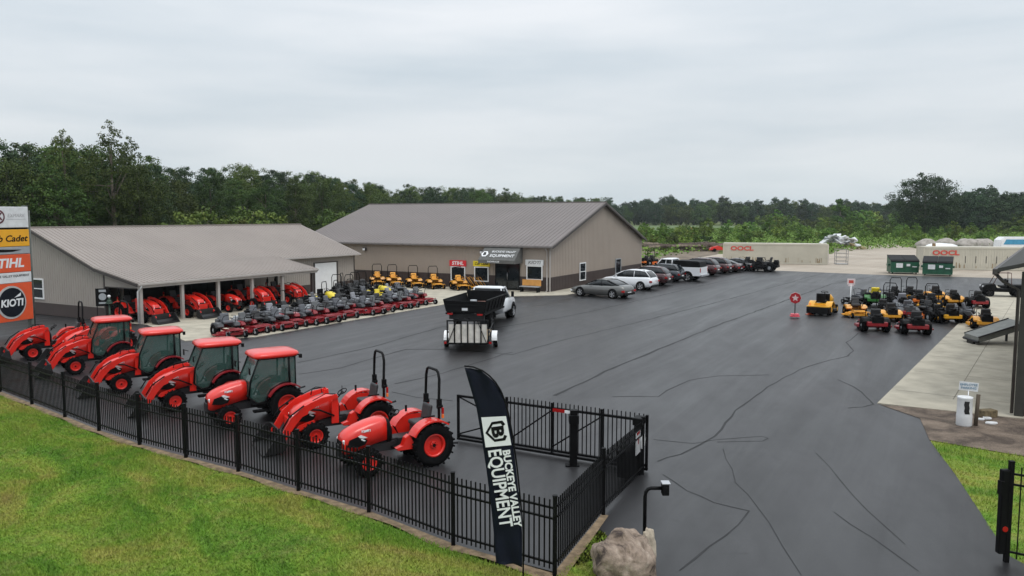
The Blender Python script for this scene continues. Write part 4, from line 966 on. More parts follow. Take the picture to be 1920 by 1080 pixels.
# two yellow ride-on tractors with round hoods
def lawn_tractor(body=BYEL):
    t = thing('lawn_tractor', 'lawn tractor', 'lawn tractor')
    for x, r, y in ((0, .27, .36), (1.2, .2, .34)):
        for s in (1, -1):
            q = MB(); q.cyl((x, s*y-.09, r), (x, s*y+.09, r), r, seg=18); wv = q.done('wheel', RUB, t); q = MB(); q.cyl((x, s*y-.095, r), (x, s*y+.095, r), r*.5, seg=14); q.done('rim', body, wv)
    def sc(x, zb, zt, hw): return [(x, -hw, zb), (x, -hw, zt-.12), (x, -hw*.6, zt), (x, hw*.6, zt), (x, hw, zt-.12), (x, hw, zb)]
    q = MB(); q.loft([sc(.7, .45, .92, .25), sc(1.0, .42, .90, .25), sc(1.3, .38, .80, .23), sc(1.46, .38, .66, .17)]); q.done('hood', body, t)
    q = MB(); q.arch(0, .27, .34, .38, 5, 165, -.52, -.24, 8); q.arch(0, .27, .34, .38, 5, 165, .24, .52, 8); q.bb(-.36, .42, -.24, .24, .48, .56); q.done('fender', body, t)
    q = MB(); q.bb(.3, .85, -.5, .5, .14, .27, bev=.03); q.bb(-.3, 1.3, -.18, .18, .28, .42); q.done('deck', STEEL, t)
    q = MB(); q.box((0, 0, .64), (.4, .42, .1), bev=.03); q.box((-.2, 0, .84), (.09, .4, .34), bev=.03); q.tube([(.56, 0, .9), (.48, 0, 1.02)], .02); q.tube([(.48+.1*cos(a), .16*sin(a), 1.03-.05*cos(a)) for a in [pi*k/6 for k in range(13)]], .014, 5); q.bb(.55, .72, -.2, .2, .42, .93); q.done('seat', BLK, t)
    return t
lt = lawn_tractor()
for i, (px, lab) in enumerate([((604, 574), 'bright yellow lawn tractor against the white overhead door'), ((692, 562), 'bright yellow lawn tractor on the apron right of the shed corner')]):
    p = G(*px); place(lt, i == 0, (p.x, p.y, .03), VA+R([-15, 20][i]), lab, 'bright yellow lawn tractors on the apron', 1.15)
for i, px in enumerate([(634, 560), (646, 556), (658, 560), (668, 554), (680, 551)]):
    p = G(*px); dup(mk2, (p.x, p.y, .03), VA+R(random.uniform(-30, 30)), 'all black mower, %s from the left in the huddle at the shed corner' % ORD[i], 'black mowers huddled at the shed corner', 1.1)
# amber mowers along the showroom wall
for i, v in enumerate([16.5, 14.75, 12.5, 10.4, 7.9]):
    p = LS(-1.5, v); mower(myr, p, VA+R(random.uniform(-8, 8)-42), 'amber zero turn mower, %s from the left along the showroom wall' % ORD[i], 'amber mowers along the showroom wall', s=1.15)
# chute-like small push machines under the yellow window sign
def push_machine():
    t = thing('walk_behind_mower', 'push mower', 'push mower')
    q = MB(); q.prism([(-.25, -.25), (.2, -.28), (.32, 0), (.2, .28), (-.25, .25)], .1, .28, 'z', bev=.02); q.done('deck', MATS['cub_amber'], t)
    q = MB(); q.cyl((0, 0, .28), (0, 0, .5), .14, seg=12); q.done('engine', BLK, t)
    for x in (-.22, .2):
        for s in (1, -1): q = MB(); q.cyl((x, s*.25, .11), (x, s*.3, .11), .11, seg=12); q.done('wheel', RUB, t)
    q = MB(); q.tube([(-.2, -.2, .25), (-.8, -.22, 1.0), (-.85, 0, 1.03), (-.8, .22, 1.0), (-.2, .2, .25)], .02, 6); q.done('handle', MATS['cub_amber'], t); return t
pm = push_machine()
for i, v in enumerate([7.2, 6.75, 6.3, 5.85, 5.4]):
    p = LS(-.9, v); place(pm, i == 0, (p.x, p.y, .03), VA, 'amber push mower, %s from the left under the yellow window sign' % ORD[i], 'push mowers under the yellow window sign', 1.0)
# bench under the right window
p = LS(-.75, 1.35); q = MB(); 
bnch = thing('bench', 'black bench with orange back boards under the window at the store corner', 'bench', (p.x, p.y, .03), UA)
q = MB(); q.bb(.1, .16, -.85, .85, .5, 1.0); q.done('backrest', mat('bench_orange', (.62, .29, .07), .5), bnch)
q = MB(); q.bb(-.45, .05, -.85, .85, .42, .48); q.done('seat', GREY, bnch)
for y in (-.75, .75): q = MB(); q.bb(-.42, .08, y-.04, y+.04, 0, .42); q.done('leg', BLK, bnch)

# the cluster of used mowers at right
CG = 'used mowers clustered on the right of the lot'
def cl(m_, px, hd, lab, s=1.1): p = G(*px); return mower(m_, p, R(hd), lab, CG, z=0, s=s)
cl(mr2, (1640, 622), 78, 'dark red zero turn mower seen from behind, nearest the tar seam', 1.2)
cl(mr2, (1716, 627), 75, 'dark red zero turn mower seen from behind, right of the nearest red one', 1.2)
cl(my, (1602, 592), -100, 'amber zero turn mower with its deck facing the road, left side of the cluster')
cl(mg, (1640, 574), 70, 'green zero turn mower with yellow seat at the back left of the cluster', 1.25)
cl(mk, (1618, 572), 110, 'black zero turn mower behind the green one')
cl(my2, (1668, 580), 60, 'yellow zero turn mower just behind the two dark red ones')
cl(mgy, (1690, 582), 80, 'white and grey zero turn mower in the middle of the cluster')
cl(mk2, (1676, 566), 85, 'all black zero turn mower with roll bar in the back middle of the cluster')
cl(my2, (1705, 566), 95, 'yellow zero turn mower behind the white and grey one')
cl(mo, (1722, 574), 75, 'orange zero turn mower in the middle of the cluster')
cl(mr, (1700, 598), 85, 'dark red zero turn mower wedged between yellow and orange ones')
cl(my, (1668, 604), 80, 'amber zero turn mower wedged between the two dark red ones')
cl(my2, (1745, 582), 70, 'yellow zero turn mower at the right of the orange one')
cl(mo, (1738, 598), 200, 'orange zero turn mower turned sideways behind the right red mower')
cl(my, (1752, 565), 85, 'amber zero turn mower at the back of the cluster')
cl(mk2, (1755, 603), 100, 'all black zero turn mower right of the sideways orange one', 1.0)
cl(my, (1786, 574), 80, 'amber zero turn mower apart at the back right')
cl(my2, (1780, 606), 82, 'yellow zero turn mower with black bumper at the near right')
cl(mr, (1806, 604), -40, 'red zero turn mower with its deck beside the yellow one')
cl(mr2, (1832, 578), 78, 'dark red zero turn mower alone at the edge of the concrete', 1.15)
cl(my, (1846, 618), 70, 'amber zero turn mower standing on the concrete behind the ramp')
cl(mk2, (1655, 592), 60, 'all black zero turn mower beside the green one', 1.0)
# single yellow garden tractor seen from behind at the left of the cluster
q_ = lawn_tractor(YEL); p = G(1540, 590); q_.location = (p.x, p.y, 0); q_.rotation_euler = (0, 0, R(55)); q_.scale = (1.35,)*3
q = MB(); q.bb(-.75, -.32, -.5, .5, .12, .42, bev=.03); q.done('rear_bumper', BLK, q_); q = MB(); q.bb(-.72, -.30, -.5, .5, .425, .47); q.done('rear_cover', YEL, q_)
tag(q_, 'yellow lawn tractor standing alone beside the traffic cone', 'lawn tractor')

# ================================================================ CARS
def car_wheels(t, xs, hw, r, rim=SILV, wd=.22, dual=False):
    for x in xs:
        for s in (1, -1):
            q = MB(); y = s*(hw-wd*.5+.03)
            q.loft([[(x+a*cos(2*pi*k/22), y+b_, r+a*sin(2*pi*k/22)) for a, b_ in [(r*.66, wd*.5), (r*.93, wd*.5), (r, wd*.35), (r, -wd*.35), (r*.93, -wd*.5), (r*.66, -wd*.5)]] for k in range(23)], caps=False)
            wv = q.done('wheel', RUB, t)
            q = MB(); q.cyl((x, y-s*wd*.3, r), (x, y+s*wd*.30, r), r*.67, seg=20, mi=1)
            for k in range(5): a = 2*pi*k/5; q.box((x+cos(a)*r*.33, y+s*wd*.36, r+sin(a)*r*.33), (r*.66, .04, r*.2), rot=(0, -a, 0))
            q.loft([[(x+a*cos(2*pi*k/22), y+s*b_, r+a*sin(2*pi*k/22)) for a, b_ in [(r*.68, wd*.3), (r*.68, wd*.48), (r*.58, wd*.42)]] for k in range(23)], caps=False)
            q.done('rim', [rim, BLK], wv)
def car(name, label, cat, paint, prof_, belt, cabin, hw, wx, wr, cargo_glass=True, rim=SILV, rack=False, group=None):
    """prof_: (x, z) of the body's upper line nose to tail below the glass; belt z along cabin; cabin: (x,z) roof points; x forward"""
    t = thing(name, label, cat, group=group)
    def sec(x, zt, k=1.0, zb=.22):
        w_ = hw*k
        return [(x, -w_*.86, zb), (x, -w_*.985, zb+.10), (x, -w_, zb+.30), (x, -w_*.99, max(zb+.31, zt-.16)), (x, -w_*.90, zt-.02), (x, -w_*.6, zt+.015), (x, w_*.6, zt+.015), (x, w_*.90, zt-.02), (x, w_*.99, max(zb+.31, zt-.16)), (x, w_, zb+.30), (x, w_*.985, zb+.10), (x, w_*.86, zb)]
    q = MB(); q.loft([sec(x, z, k, zb) for x, z, k, zb in prof_]); body = q.done('body', paint, t)
    # wheel wells: dark discs just proud of the side
    for x in wx:
        for s in (1, -1): q = MB(); q.cyl((x, s*(hw-.3), wr+.02), (x, s*(hw+.006), wr+.02), wr*1.13, seg=22); q.done('wheel_arch', BLK, body)
    def gsec(x, z0, z1, k):
        wb_, wt = hw*.90*k, hw*.72*k
        return [(x, -wb_, z0), (x, -(wb_*.6+wt*.4), z0+(z1-z0)*.5), (x, -wt, z1-.02), (x, -wt*.8, z1), (x, wt*.8, z1), (x, wt, z1-.02), (x, (wb_*.6+wt*.4), z0+(z1-z0)*.5), (x, wb_, z0)]
    q = MB(); q.loft([gsec(x, belt-.03, z, k) for x, z, k in cabin]); gl_ = q.done('glasshouse', CARGL, t)
    # roof skin over the top between windscreen head and rear header
    top = [c for c in cabin if c[1] > cabin[len(cabin)//2][1]-.16]
    q = MB(); q.loft([[(x, -hw*.745*k, z-.05), (x, -hw*.66*k, z+.018), (x, 0, z+.04), (x, hw*.66*k, z+.018), (x, hw*.745*k, z-.05), (x, 0, z-.04)] for x, z, k in top]); q.done('roof', paint, t)
    # pillars
    q = MB()
    i0, i1 = cabin.index(top[0]), cabin.index(top[-1])
    for s in (1, -1):
        for a, b_ in ((cabin[0], top[0]), (cabin[-1], top[-1])):
            q.tube([(a[0], s*hw*.90*a[2], belt-.02), ((a[0]+b_[0])/2, s*hw*.83*b_[2], (belt+b_[1])/2), (b_[0], s*hw*.735*b_[2], b_[1]-.03)], .035, 6)
        xm = (top[0][0]+top[-1][0])/2; q.tube([(xm, s*hw*.895, belt-.02), (xm, s*hw*.745, top[0][1]-.03)], .03, 5)
    q.done('pillars', paint if name != 'sedan' else BLK, t)
    nose, tail = prof_[0], prof_[-1]
    for s in (1, -1):
        q = MB(); q.box((nose[0]-.10, s*hw*.72, nose[1]-.12), (.24, .30, .13), rot=(0, 0, -s*.35), bev=.03); q.done('headlight', LENS, t)
        q = MB(); q.box((tail[0]+.09, s*hw*.78, tail[1]-.15), (.22, .34, .15), rot=(0, 0, s*.25), bev=.02); q.done('tail_light', LAMP, t)
        q = MB(); q.box((cabin[0][0]-.45, s*(hw+.06), belt+.06), (.1, .18, .12), bev=.03); q.done('mirror', paint, t)
    q = MB(); q.box((tail[0]-.005, 0, tail[1]-.28), (.03, .5, .12)); q.done('number_plate', OFFW, t)
    q = MB(); q.box((tail[0]+.02, 0, .36), (.12, hw*1.7, .18), bev=.03); q.done('bumper', BLK, t); q = MB(); q.box((nose[0]-.02, 0, .36), (.12, hw*1.5, .2), bev=.03); q.done('bumper', BLK, t)
    if rack:
        q = MB()
        for s in (1, -1): q.tube([(top[0][0]-.1, s*hw*.62, top[0][1]+.05), (top[-1][0]+.1, s*hw*.62, top[-1][1]+.06)], .018, 5)
        q.done('roof_rack', BLK, t)
    car_wheels(t, wx, hw, wr, rim); return t
def P_(s): return s
G_SED = mat('paint_grey', (.13, .13, .125), .28, metal=.6, coat=.8, var=.03)
G_WHT = mat('paint_white', (.74, .76, .79), .3, coat=.8, var=.02)
G_MAR = mat('paint_maroon', (.045, .006, .008), .25, metal=.3, coat=.9, var=.04)
G_BLU = mat('paint_dark_blue', (.022, .028, .038), .25, metal=.4, coat=.9, var=.04)
G_BLK = mat('paint_black', (.012, .012, .014), .22, metal=.2, coat=.9, var=.04)
sed_prof = [(2.42, .55, .72, .30), (2.36, .66, .84, .24), (2.0, .76, .95, .2), (1.4, .86, 1, .2), (.9, .92, 1, .2), (-1.2, .96, 1, .2), (-1.9, .99, .97, .22), (-2.3, .93, .88, .26), (-2.42, .72, .8, .34)]
sed_cab = [(1.05, .90, .92), (.55, 1.18, .94), (.1, 1.36, .97), (-.4, 1.41, 1), (-.9, 1.37, .98), (-1.5, 1.17, .93), (-2.0, .98, .84)]
suv_prof = [(2.3, .72, .74, .32), (2.24, .86, .86, .26), (1.9, .98, .96, .24), (1.3, 1.05, 1, .24), (.9, 1.08, 1, .24), (-1.6, 1.12, 1, .24), (-2.15, 1.12, .95, .28), (-2.33, .9, .86, .36)]
suv_cab = [(1.25, 1.06, .92), (.75, 1.38, .94), (.25, 1.60, .97), (-.3, 1.68, 1), (-1.2, 1.66, .99), (-1.75, 1.58, .95), (-2.1, 1.30, .88), (-2.2, 1.12, .85)]
def put(o, px, hd, corner=None): p = G(*px); o.location = (p.x, p.y, 0); o.rotation_euler = (0, 0, R(hd)); return o
CGp = 'cars parked beside the showroom gable'
HC = 148.0
put(car('sedan', 'grey fastback sedan parked nearest in the row beside the showroom', 'car', G_SED, sed_prof, .95, sed_cab, .93, (1.45, -1.47), .35, group=CGp), (1129, 556), 141)
put(car('crossover', 'white crossover car with roof rails parked behind the grey sedan', 'car', G_WHT, suv_prof, 1.08, suv_cab, .93, (1.40, -1.38), .36, rack=True, group=CGp), (1180, 541.5), HC)
put(car('crossover', 'maroon crossover parked between the white one and a dark blue one', 'car', G_MAR, suv_prof, 1.08, suv_cab, .93, (1.40, -1.38), .36, group=CGp), (1209, 533.5), HC+2)
put(car('crossover', 'dark blue crossover parked beside the white pickup truck', 'car', G_BLU, suv_prof, 1.08, suv_cab, .95, (1.40, -1.38), .37, rack=True, group=CGp), (1236, 527), HC)
put(car('crossover', 'dark maroon sport utility car just right of the white pickup', 'car', G_MAR, [(x*1.08, z*1.08, k, zb) for x, z, k, zb in suv_prof], 1.17, [(x*1.08, z*1.09, k) for x, z, k in suv_cab], .98, (1.5, -1.5), .39, rack=True, group=CGp), (1303, 516), HC)
put(car('crossover', 'black and red sport utility car, second right of the white pickup', 'car', G_MAR, [(x*1.05, z*1.02, k, zb) for x, z, k, zb in suv_prof], 1.10, [(x*1.05, z*1.04, k) for x, z, k in suv_cab], .96, (1.45, -1.45), .38, group=CGp), (1328, 512), HC)
put(car('sedan', 'dark maroon sedan, third right of the white pickup', 'car', G_MAR, sed_prof, .95, sed_cab, .92, (1.45, -1.47), .34, group=CGp), (1350, 509.5), HC)
put(car('sedan', 'black sedan parked last in the row beside the black mowers', 'car', G_BLK, sed_prof, .95, sed_cab, .92, (1.45, -1.47), .34, group=CGp), (1374, 507), HC)

def pickup_body(t, paint, cx0, cx1, zt=1.15, nose=2.95, roofz=1.92, hw=1.0):
    def sec(x, z, k=1.0, zb=.5):
        w_ = hw*k; return [(x, -w_*.9, zb), (x, -w_, zb+.12), (x, -w_, z-.14), (x, -w_*.93, z-.02), (x, -w_*.5, z+.02), (x, w_*.5, z+.02), (x, w_*.93, z-.02), (x, w_, z-.14), (x, w_, zb+.12), (x, w_*.9, zb)]
    q = MB(); q.loft([sec(cx0, zt+.1), sec(cx1-.4, zt+.1), sec(cx1, zt+.08), sec(cx1+.1, zt+.04), sec(nose-.35, zt-.02, .97), sec(nose-.05, zt-.12, .92), sec(nose, zt-.25, .88)]); q.done('cab_body', paint, t)
    def gs(x, z0, z1, k): a, b_ = hw*.93*k, hw*.78*k; return [(x, -a, z0), (x, -b_, z1-.03), (x, -b_*.8, z1), (x, b_*.8, z1), (x, b_, z1-.03), (x, a, z0)]
    q = MB(); q.loft([gs(cx1+.05, zt+.08, zt+.12, 1), gs(cx1-.55, zt+.08, roofz-.03, 1), gs(cx0+.15, zt+.08, roofz-.03, 1), gs(cx0+.03, zt+.08, zt+.14, 1)], smooth=False); q.done('glasshouse', CARGL, t)
    q = MB(); q.loft([gs(cx1-.5, roofz-.07, roofz, 1), gs(cx1-.8, roofz-.08, roofz+.04, 1.02), gs(cx0+.3, roofz-.08, roofz+.04, 1.02), gs(cx0+.1, roofz-.07, roofz, 1)])
    for s in (1, -1):
        for xa, xb in ((cx1+.02, cx1-.52), (cx0+.06, cx0+.14), ((cx0+cx1)/2-.1, (cx0+cx1)/2-.15)): q.tube([(xa, s*hw*.935, zt+.1), (xb, s*hw*.79, roofz-.02)], .045, 5)
    q.done('roof', paint, t)
    for s in (1, -1):
        q = MB(); q.box((cx1-.1, s*(hw+.16), zt+.28), (.14, .16, .32), bev=.03); q.done('mirror', BLK, t)
        q = MB(); q.box((nose-.02, s*hw*.7, zt-.30), (.14, .3, .22), bev=.03); q.done('headlight', LENS, t)
    q = MB(); q.bb(nose-.12, nose+.12, -hw*.95, hw*.95, .42, .68, bev=.04); q.bb(cx0, nose-.2, -.5, .5, .36, .52); q.done('bumper', STEEL, t)
# white pickup with a black soft bed cap
pk = thing('pickup_truck', 'white pickup truck with a black cap over its bed, tail toward the lot', 'pickup truck', group=CGp)
pickup_body(pk, G_WHT, -.3, 1.3, 1.12)
q = MB()
for s in (1, -1): q.bb(-2.75, -.32, *sorted((s*.94, s*1.0)), .5, 1.24, bev=.015)
q.bb(-2.78, -2.70, -.98, .98, .55, 1.24, bev=.015); q.bb(-2.7, -.32, -.94, .94, .6, .7); q.done('bed', G_WHT, pk)
q = MB(); q.prism([(-.33, 1.245), (-2.72, 1.245), (-2.66, 1.68), (-2.5, 1.76), (-.5, 1.80), (-.36, 1.76)], -.93, .93, 'y', bev=.05); q.done('bed_cap', BLK, pk)
for s in (1, -1): q = MB(); q.box((-2.76, s*.93, 1.0), (.06, .12, .36), mi=0); q.done('tail_light', LAMP, pk)
q = MB(); q.bb(-2.95, -2.79, -.95, .95, .46, .62, bev=.02); q.done('rear_bumper', SILV, pk)
for x in (1.95, -1.65):
    for s in (1, -1): q = MB(); q.cyl((x, s*.6, .45), (x, s*1.006, .45), .47, seg=22); q.done('wheel_arch', BLK, pk)
car_wheels(pk, (1.95, -1.65), 1.0, .40, wd=.26)
pk.scale = (1.1,)*3; put(pk, (1262, 525), HC)

# white dump truck
dt = thing('dump_truck', 'white work truck with a black dump bed in the middle of the lot', 'truck')
pickup_body(dt, G_WHT, 2.55, 4.05, 1.25, nose=5.55, roofz=2.02, hw=1.02)
q = MB(); q.bb(-1.2, 3.0, -.42, -.32, .62, .86); q.bb(-1.2, 3.0, .32, .42, .62, .86); q.cyl((0, -.8, .48), (0, .8, .48), .12); q.bb(-1.3, -1.15, -1.0, 1.0, .6, .9); q.bb(-1.45, -1.2, -.1, .1, .55, .7); q.done('chassis', STEEL, dt)
q = MB(); b0, b1, z0 = -1.55, 2.35, .98
q.bb(b0, b1, -1.05, 1.05, z0, z0+.06)
for s in (1, -1):
    q.prism([(s*1.0, z0+.06), (s*1.18, z0+.66), (s*1.22, z0+.66), (s*1.05, z0+.06)], b0, b1, 'x')
    q.prism([(s*1.17, z0+.665), (s*1.17, z0+.73), (s*1.25, z0+.73), (s*1.25, z0+.665)], b0-.03, b1+.03, 'x')
    for x in np.arange(b0+.05, b1, .62): q.prism([(s*1.051, z0+.05), (s*1.221, z0+.66), (s*1.26, z0+.66), (s*1.10, z0+.05)], x-.035, x+.035, 'x')
    q.bb(b0, b1, *sorted((s*1.02, s*1.12)), z0-.1, z0)
q.prism([(-1.04, z0+.06), (-1.2, z0+.66), (1.2, z0+.66), (1.04, z0+.06)], b0-.05, b0, 'x')
q.prism([(-1.04, z0+.06), (-1.2, z0+.86), (1.2, z0+.86), (1.04, z0+.06)], b1, b1+.05, 'x'); q.bb(b1, b1+.5, -.9, .9, z0+.80, z0+.86)
q.bb(b0-.09, b0-.05, -1.0, 1.0, z0+.38, z0+.44); q.bb(b0-.09, b0-.05, -1.1, 1.1, z0+.60, z0+.67)
q.done('dump_bed', BLK, dt)
q = MB(); q.bb(b0-.07, b0-.051, -.16, .16, z0+.14, z0+.28); q.done('number_plate', OFFW, dt)
for s in (1, -1): q = MB(); q.box((b0-.04, s*.85, z0-.06), (.06, .3, .09)); q.done('tail_light', LAMP, dt)
q = MB(); q.box((.9, -.2, z0+.22), (.9, .5, .3), rot=(0, 0, .4), bev=.04, mi=0); q.box((.2, .45, z0+.16), (.6, .4, .2), rot=(0, 0, -.3), bev=.03, mi=1); q.cyl((1.5, .5, z0+.06), (1.5, .5, z0+.4), .2, mi=1); q.done('bed_load', [mat('load_rust', (.16, .06, .04), .8), GREY], dt)
car_wheels(dt, (4.75,), 1.02, .43, wd=.26); car_wheels(dt, (0,), 1.05, .43, wd=.24, rim=STEEL)
for s in (1, -1): q = MB(); q.cyl((4.75, s*.6, .48), (4.75, s*1.026, .48), .50, seg=22); q.done('wheel_arch', BLK, dt)
for s in (1, -1): q = MB(); q.arch(0, .43, .5, .53, 10, 170, *sorted((s*.8, s*1.14)), 10); q.done('mud_flap', BLK, dt)
hdt = 75; hp = G(886, 598)
dt.location = (-2.13, 43.8, 0); dt.rotation_euler = (0, 0, R(hdt))

# utility trailer
tr = thing('utility_trailer', 'black utility trailer with white fenders and raised ramp gate, hitched behind the truck', 'trailer')
q = MB(); q.bb(-1.75, 1.75, -.98, -.90, .42, .56); q.bb(-1.75, 1.75, .90, .98, .42, .56); q.bb(-1.78, -1.70, -.9, .9, .42, .54); q.bb(1.70, 1.78, -.98, .98, .42, .56)
for s in (1, -1):
    q.bb(-1.75, 1.75, *sorted((s*.92, s*.96)), .86, .91)
    for x in (-1.72, -.6, .6, 1.72): q.bb(x-.02, x+.02, *sorted((s*.92, s*.96)), .56, .86)
    q.tube([(1.75, s*.85, .49), (3.1, 0, .49)], .045, 6)
q.tube([(3.0, 0, .5), (3.4, 0, .5)], .05, 6); q.cyl((2.9, .1, .1), (2.9, .1, .8), .03); q.done('frame', BLK, tr)
q = MB()
for k in range(10): y = -.88+k*.176; q.bb(-1.69, 1.69, y+.004, y+.168, .54, .575)
q.done('deck', WOOD, tr)
q = MB(); 
for y in (-.93, .93): q.bb(-1.86, -1.80, y-.03, y+.03, .40, 1.50)
for z in (.42, 1.47): q.bb(-1.86, -1.80, -.9, .9, z-.03, z+.03)
for k in range(1, 6): y = -.9+k*.30; q.bb(-1.85, -1.81, y-.028, y+.028, .45, 1.44)
q.tube([(-1.84, -.85, .45), (-1.84, -.45, 1.44)], .018, 5); q.tube([(-1.84, .9, .45), (-1.84, .5, 1.44)], .018, 5)
q.done('ramp_gate', BLK, tr)
q = MB()
for k in range(6):
    y0 = -.9+k*.30; q.bb(-1.795, -1.775, y0+.03, y0+.27, .46, 1.30)
q.done('ramp_boards', mat('pale_boards', (.60, .57, .52), .8, var=.15, vs=4), tr)
for s in (1, -1):
    q = MB(); q.arch(-.1, .33, .42, .45, 5, 175, *sorted((s*1.0, s*1.26)), 10); q.done('fender', WHITE, tr)
    q = MB(); q.box((-1.80, s*1.02, .46), (.05, .12, .1)); q.done('tail_light', LAMP, tr)
car_wheels(tr, (-.1,), 1.24, .33, rim=OFFW, wd=.2)
q = MB(); q.cyl((-.1, -1.1, .33), (-.1, 1.1, .33), .04); q.done('axle', STEEL, tr)
p = G(880, 661); tr.location = (p.x, p.y+1.75, 0); tr.rotation_euler = (0, 0, R(88))

# ================================================================ YARD OBJECTS
CREAM = mat('container_cream', (.50, .47, .39), .6, var=.07, vs=.5); RUST = mat('container_rust', (.30, .22, .13), .8, var=.3, vs=2)
def container(a, b_, label, hh=2.65, wd=2.44):
    d = (b_-a); ln = d.length; t = thing('shipping_container', label, 'shipping container', (a.x, a.y, 0), atan2(d.y, d.x), 'cream shipping containers behind the lot')
    q = MB(); q.bb(.05, ln-.05, .03, wd-.03, .12, hh-.03)
    x = .3
    while x < ln-.3: q.bb(x, x+.13, .0, .03, .3, hh-.2); x += .28
    for zz in (.12, hh-.12): q.bb(0, ln, -.02, .05, zz-.1, zz+.1)
    q.bb(0, ln, wd-.05, wd+.02, hh-.2, hh); q.bb(.06, ln-.06, .05, wd-.05, hh-.03, hh-.005)
    for x in (0, ln-.12): q.bb(x-.01, x+.13, -.03, wd+.03, .02, .12); q.bb(x-.01, x+.13, -.03, .1, .12, hh+.0); q.bb(x-.01, x+.13, wd-.1, wd+.03, .12, hh)
    q.done('shell', CREAM, t)
    q = MB()
    for y in (.08, wd/2+.02): q.bb(ln+.002, ln+.05, y, y+wd/2-.1, .18, hh-.1)
    dr = q.done('door', OFFW, t)
    q = MB()
    for y in (.4, .9, 1.5, 2.0): q.cyl((ln+.08, y, .2), (ln+.08, y, hh-.15), .025, seg=6)
    q.done('locking_bar', mat('pinkish_rust', (.35, .25, .22), .7), dr)
    q = MB()
    rs = random.Random(5)
    for k in range(26): x = rs.uniform(.4, ln-.6); hh2 = rs.uniform(.1, .7); q.bb(x, x+rs.uniform(.03, .12), -.022, -.0205, .22, .22+hh2)
    q.done('rust_streak', RUST, t)
    return t, ln
ca = Vector((27.9, 104.4)); cb_ = Vector((40.3, 100.6))
t, ln = container(ca, cb_, 'cream shipping container behind the parked cars, its doors at the right end')
o = text('container_lettering', 'OOCL', .75, mat('faded_red', (.55, .07, .05), .6), t, (2.4, -.035, 1.95), (pi/2, 0, 0), 1.35, 0, .03); o['label'] = 'red letters'
ca = Vector((47.7, 91.5)); cb_ = ca+Vector((.985, -.17))*12.2
t, ln = container(ca, cb_, 'cream shipping container at the right behind the green dumpsters')
text('container_lettering', 'OOCL', .75, MATS['faded_red'], t, (2.4, -.035, 1.95), (pi/2, 0, 0), 1.35, 0, .03)
q = MB()
for k in range(5): q.bb(4.5+k*1.1, 4.56+k*1.1, -.024, -.0205, .8, 1.6)
q.done('dark_streak', STEEL, t)
# low open frame beside the first container end
q = MB(); 
for x in (0, 1.4): 
    for y in (0, 2.2): q.bb(x-.04, x+.04, y-.04, y+.04, 0, 1.9)
for z in (.4, .9, 1.4, 1.9): q.bb(-.04, 1.44, -.05, -.02, z-.03, z+.03); q.bb(-.04, 1.44, 2.22, 2.25, z-.03, z+.03)
q.bb(-.05, 1.45, -.06, 2.26, .0, .08)
o = q.done('storage_rack', mat('rack_grey', (.28, .27, .26), .7)); o.location = (41.6, 101.2, 0); o.rotation_euler = (0, 0, -.3); tag(o, 'grey open metal rack at the door end of the cream container', 'rack')
DG = mat('dumpster_green', (.012, .085, .045), .45, var=.2)
def dumpster(loc, rz, label):
    t = thing('dumpster', label, 'dumpster', loc, rz, 'green dumpsters')
    q = MB(); q.prism([(0, .12), (1.7, .12), (1.7, 1.35), (.2, 1.05), (-.02, .95)], -.95, .95, 'x')
    t2 = q.done('body', DG, t)
    for x in (-.9, -.45, 0, .45, .9): q = MB(); q.bb(x-.03, x+.03, -.05, -.0, .2, .9); q.done('rib', DG, t2)
    q = MB()
    for s in (1, -1): q.bb(*sorted((s*.95, s*1.07)), .4, 1.2, .6, .75)
    q.done('side_rib', DG, t2)
    q = MB(); q.prism([(-.06, .97), (.2, 1.08), (1.74, 1.38), (1.74, 1.43), (.2, 1.13), (-.06, 1.02)], -.97, -.01, 'x'); q.done('lid', BLK, t)
    q = MB(); q.prism([(-.06, .97), (.2, 1.08), (1.74, 1.38), (1.74, 1.43), (.2, 1.13), (-.06, 1.02)], .01, .97, 'x'); q.done('lid', BLK, t)
    q = MB(); q.bb(-.6, -.15, -.065, -.051, .5, .85); q.bb(.1, .35, -.065, -.051, .62, .8); q.bb(.5, .8, -.065, -.051, .55, .62); q.done('sticker', OFFW, t)
    q = MB(); 
    for x in (-.8, .8):
        for y in (.15, 1.5): q.cyl((x-.03, y, .07), (x+.03, y, .07), .07, seg=10)
    q.done('caster', RUB, t)
    t.scale = (1.45, 1.2, 1.38); return t
p = G(1696, 514); dumpster((p.x, p.y, 0), R(-14), 'green dumpster with black lid, the left one of the pair')
p = G(1757, 517.5); dumpster((p.x, p.y, 0), R(-30), 'green dumpster with black lid, the right one by the container lettering')
q = MB(); q.bb(-.14, .14, -.14, .14, 0, 3.0); o = q.done('timber_post', mat('post_brown', (.22, .14, .07), .85)); o.location = (G(1722, 500).x, 93.5, 0); tag(o, 'brown timber post between the dumpsters at the container corner', 'post')
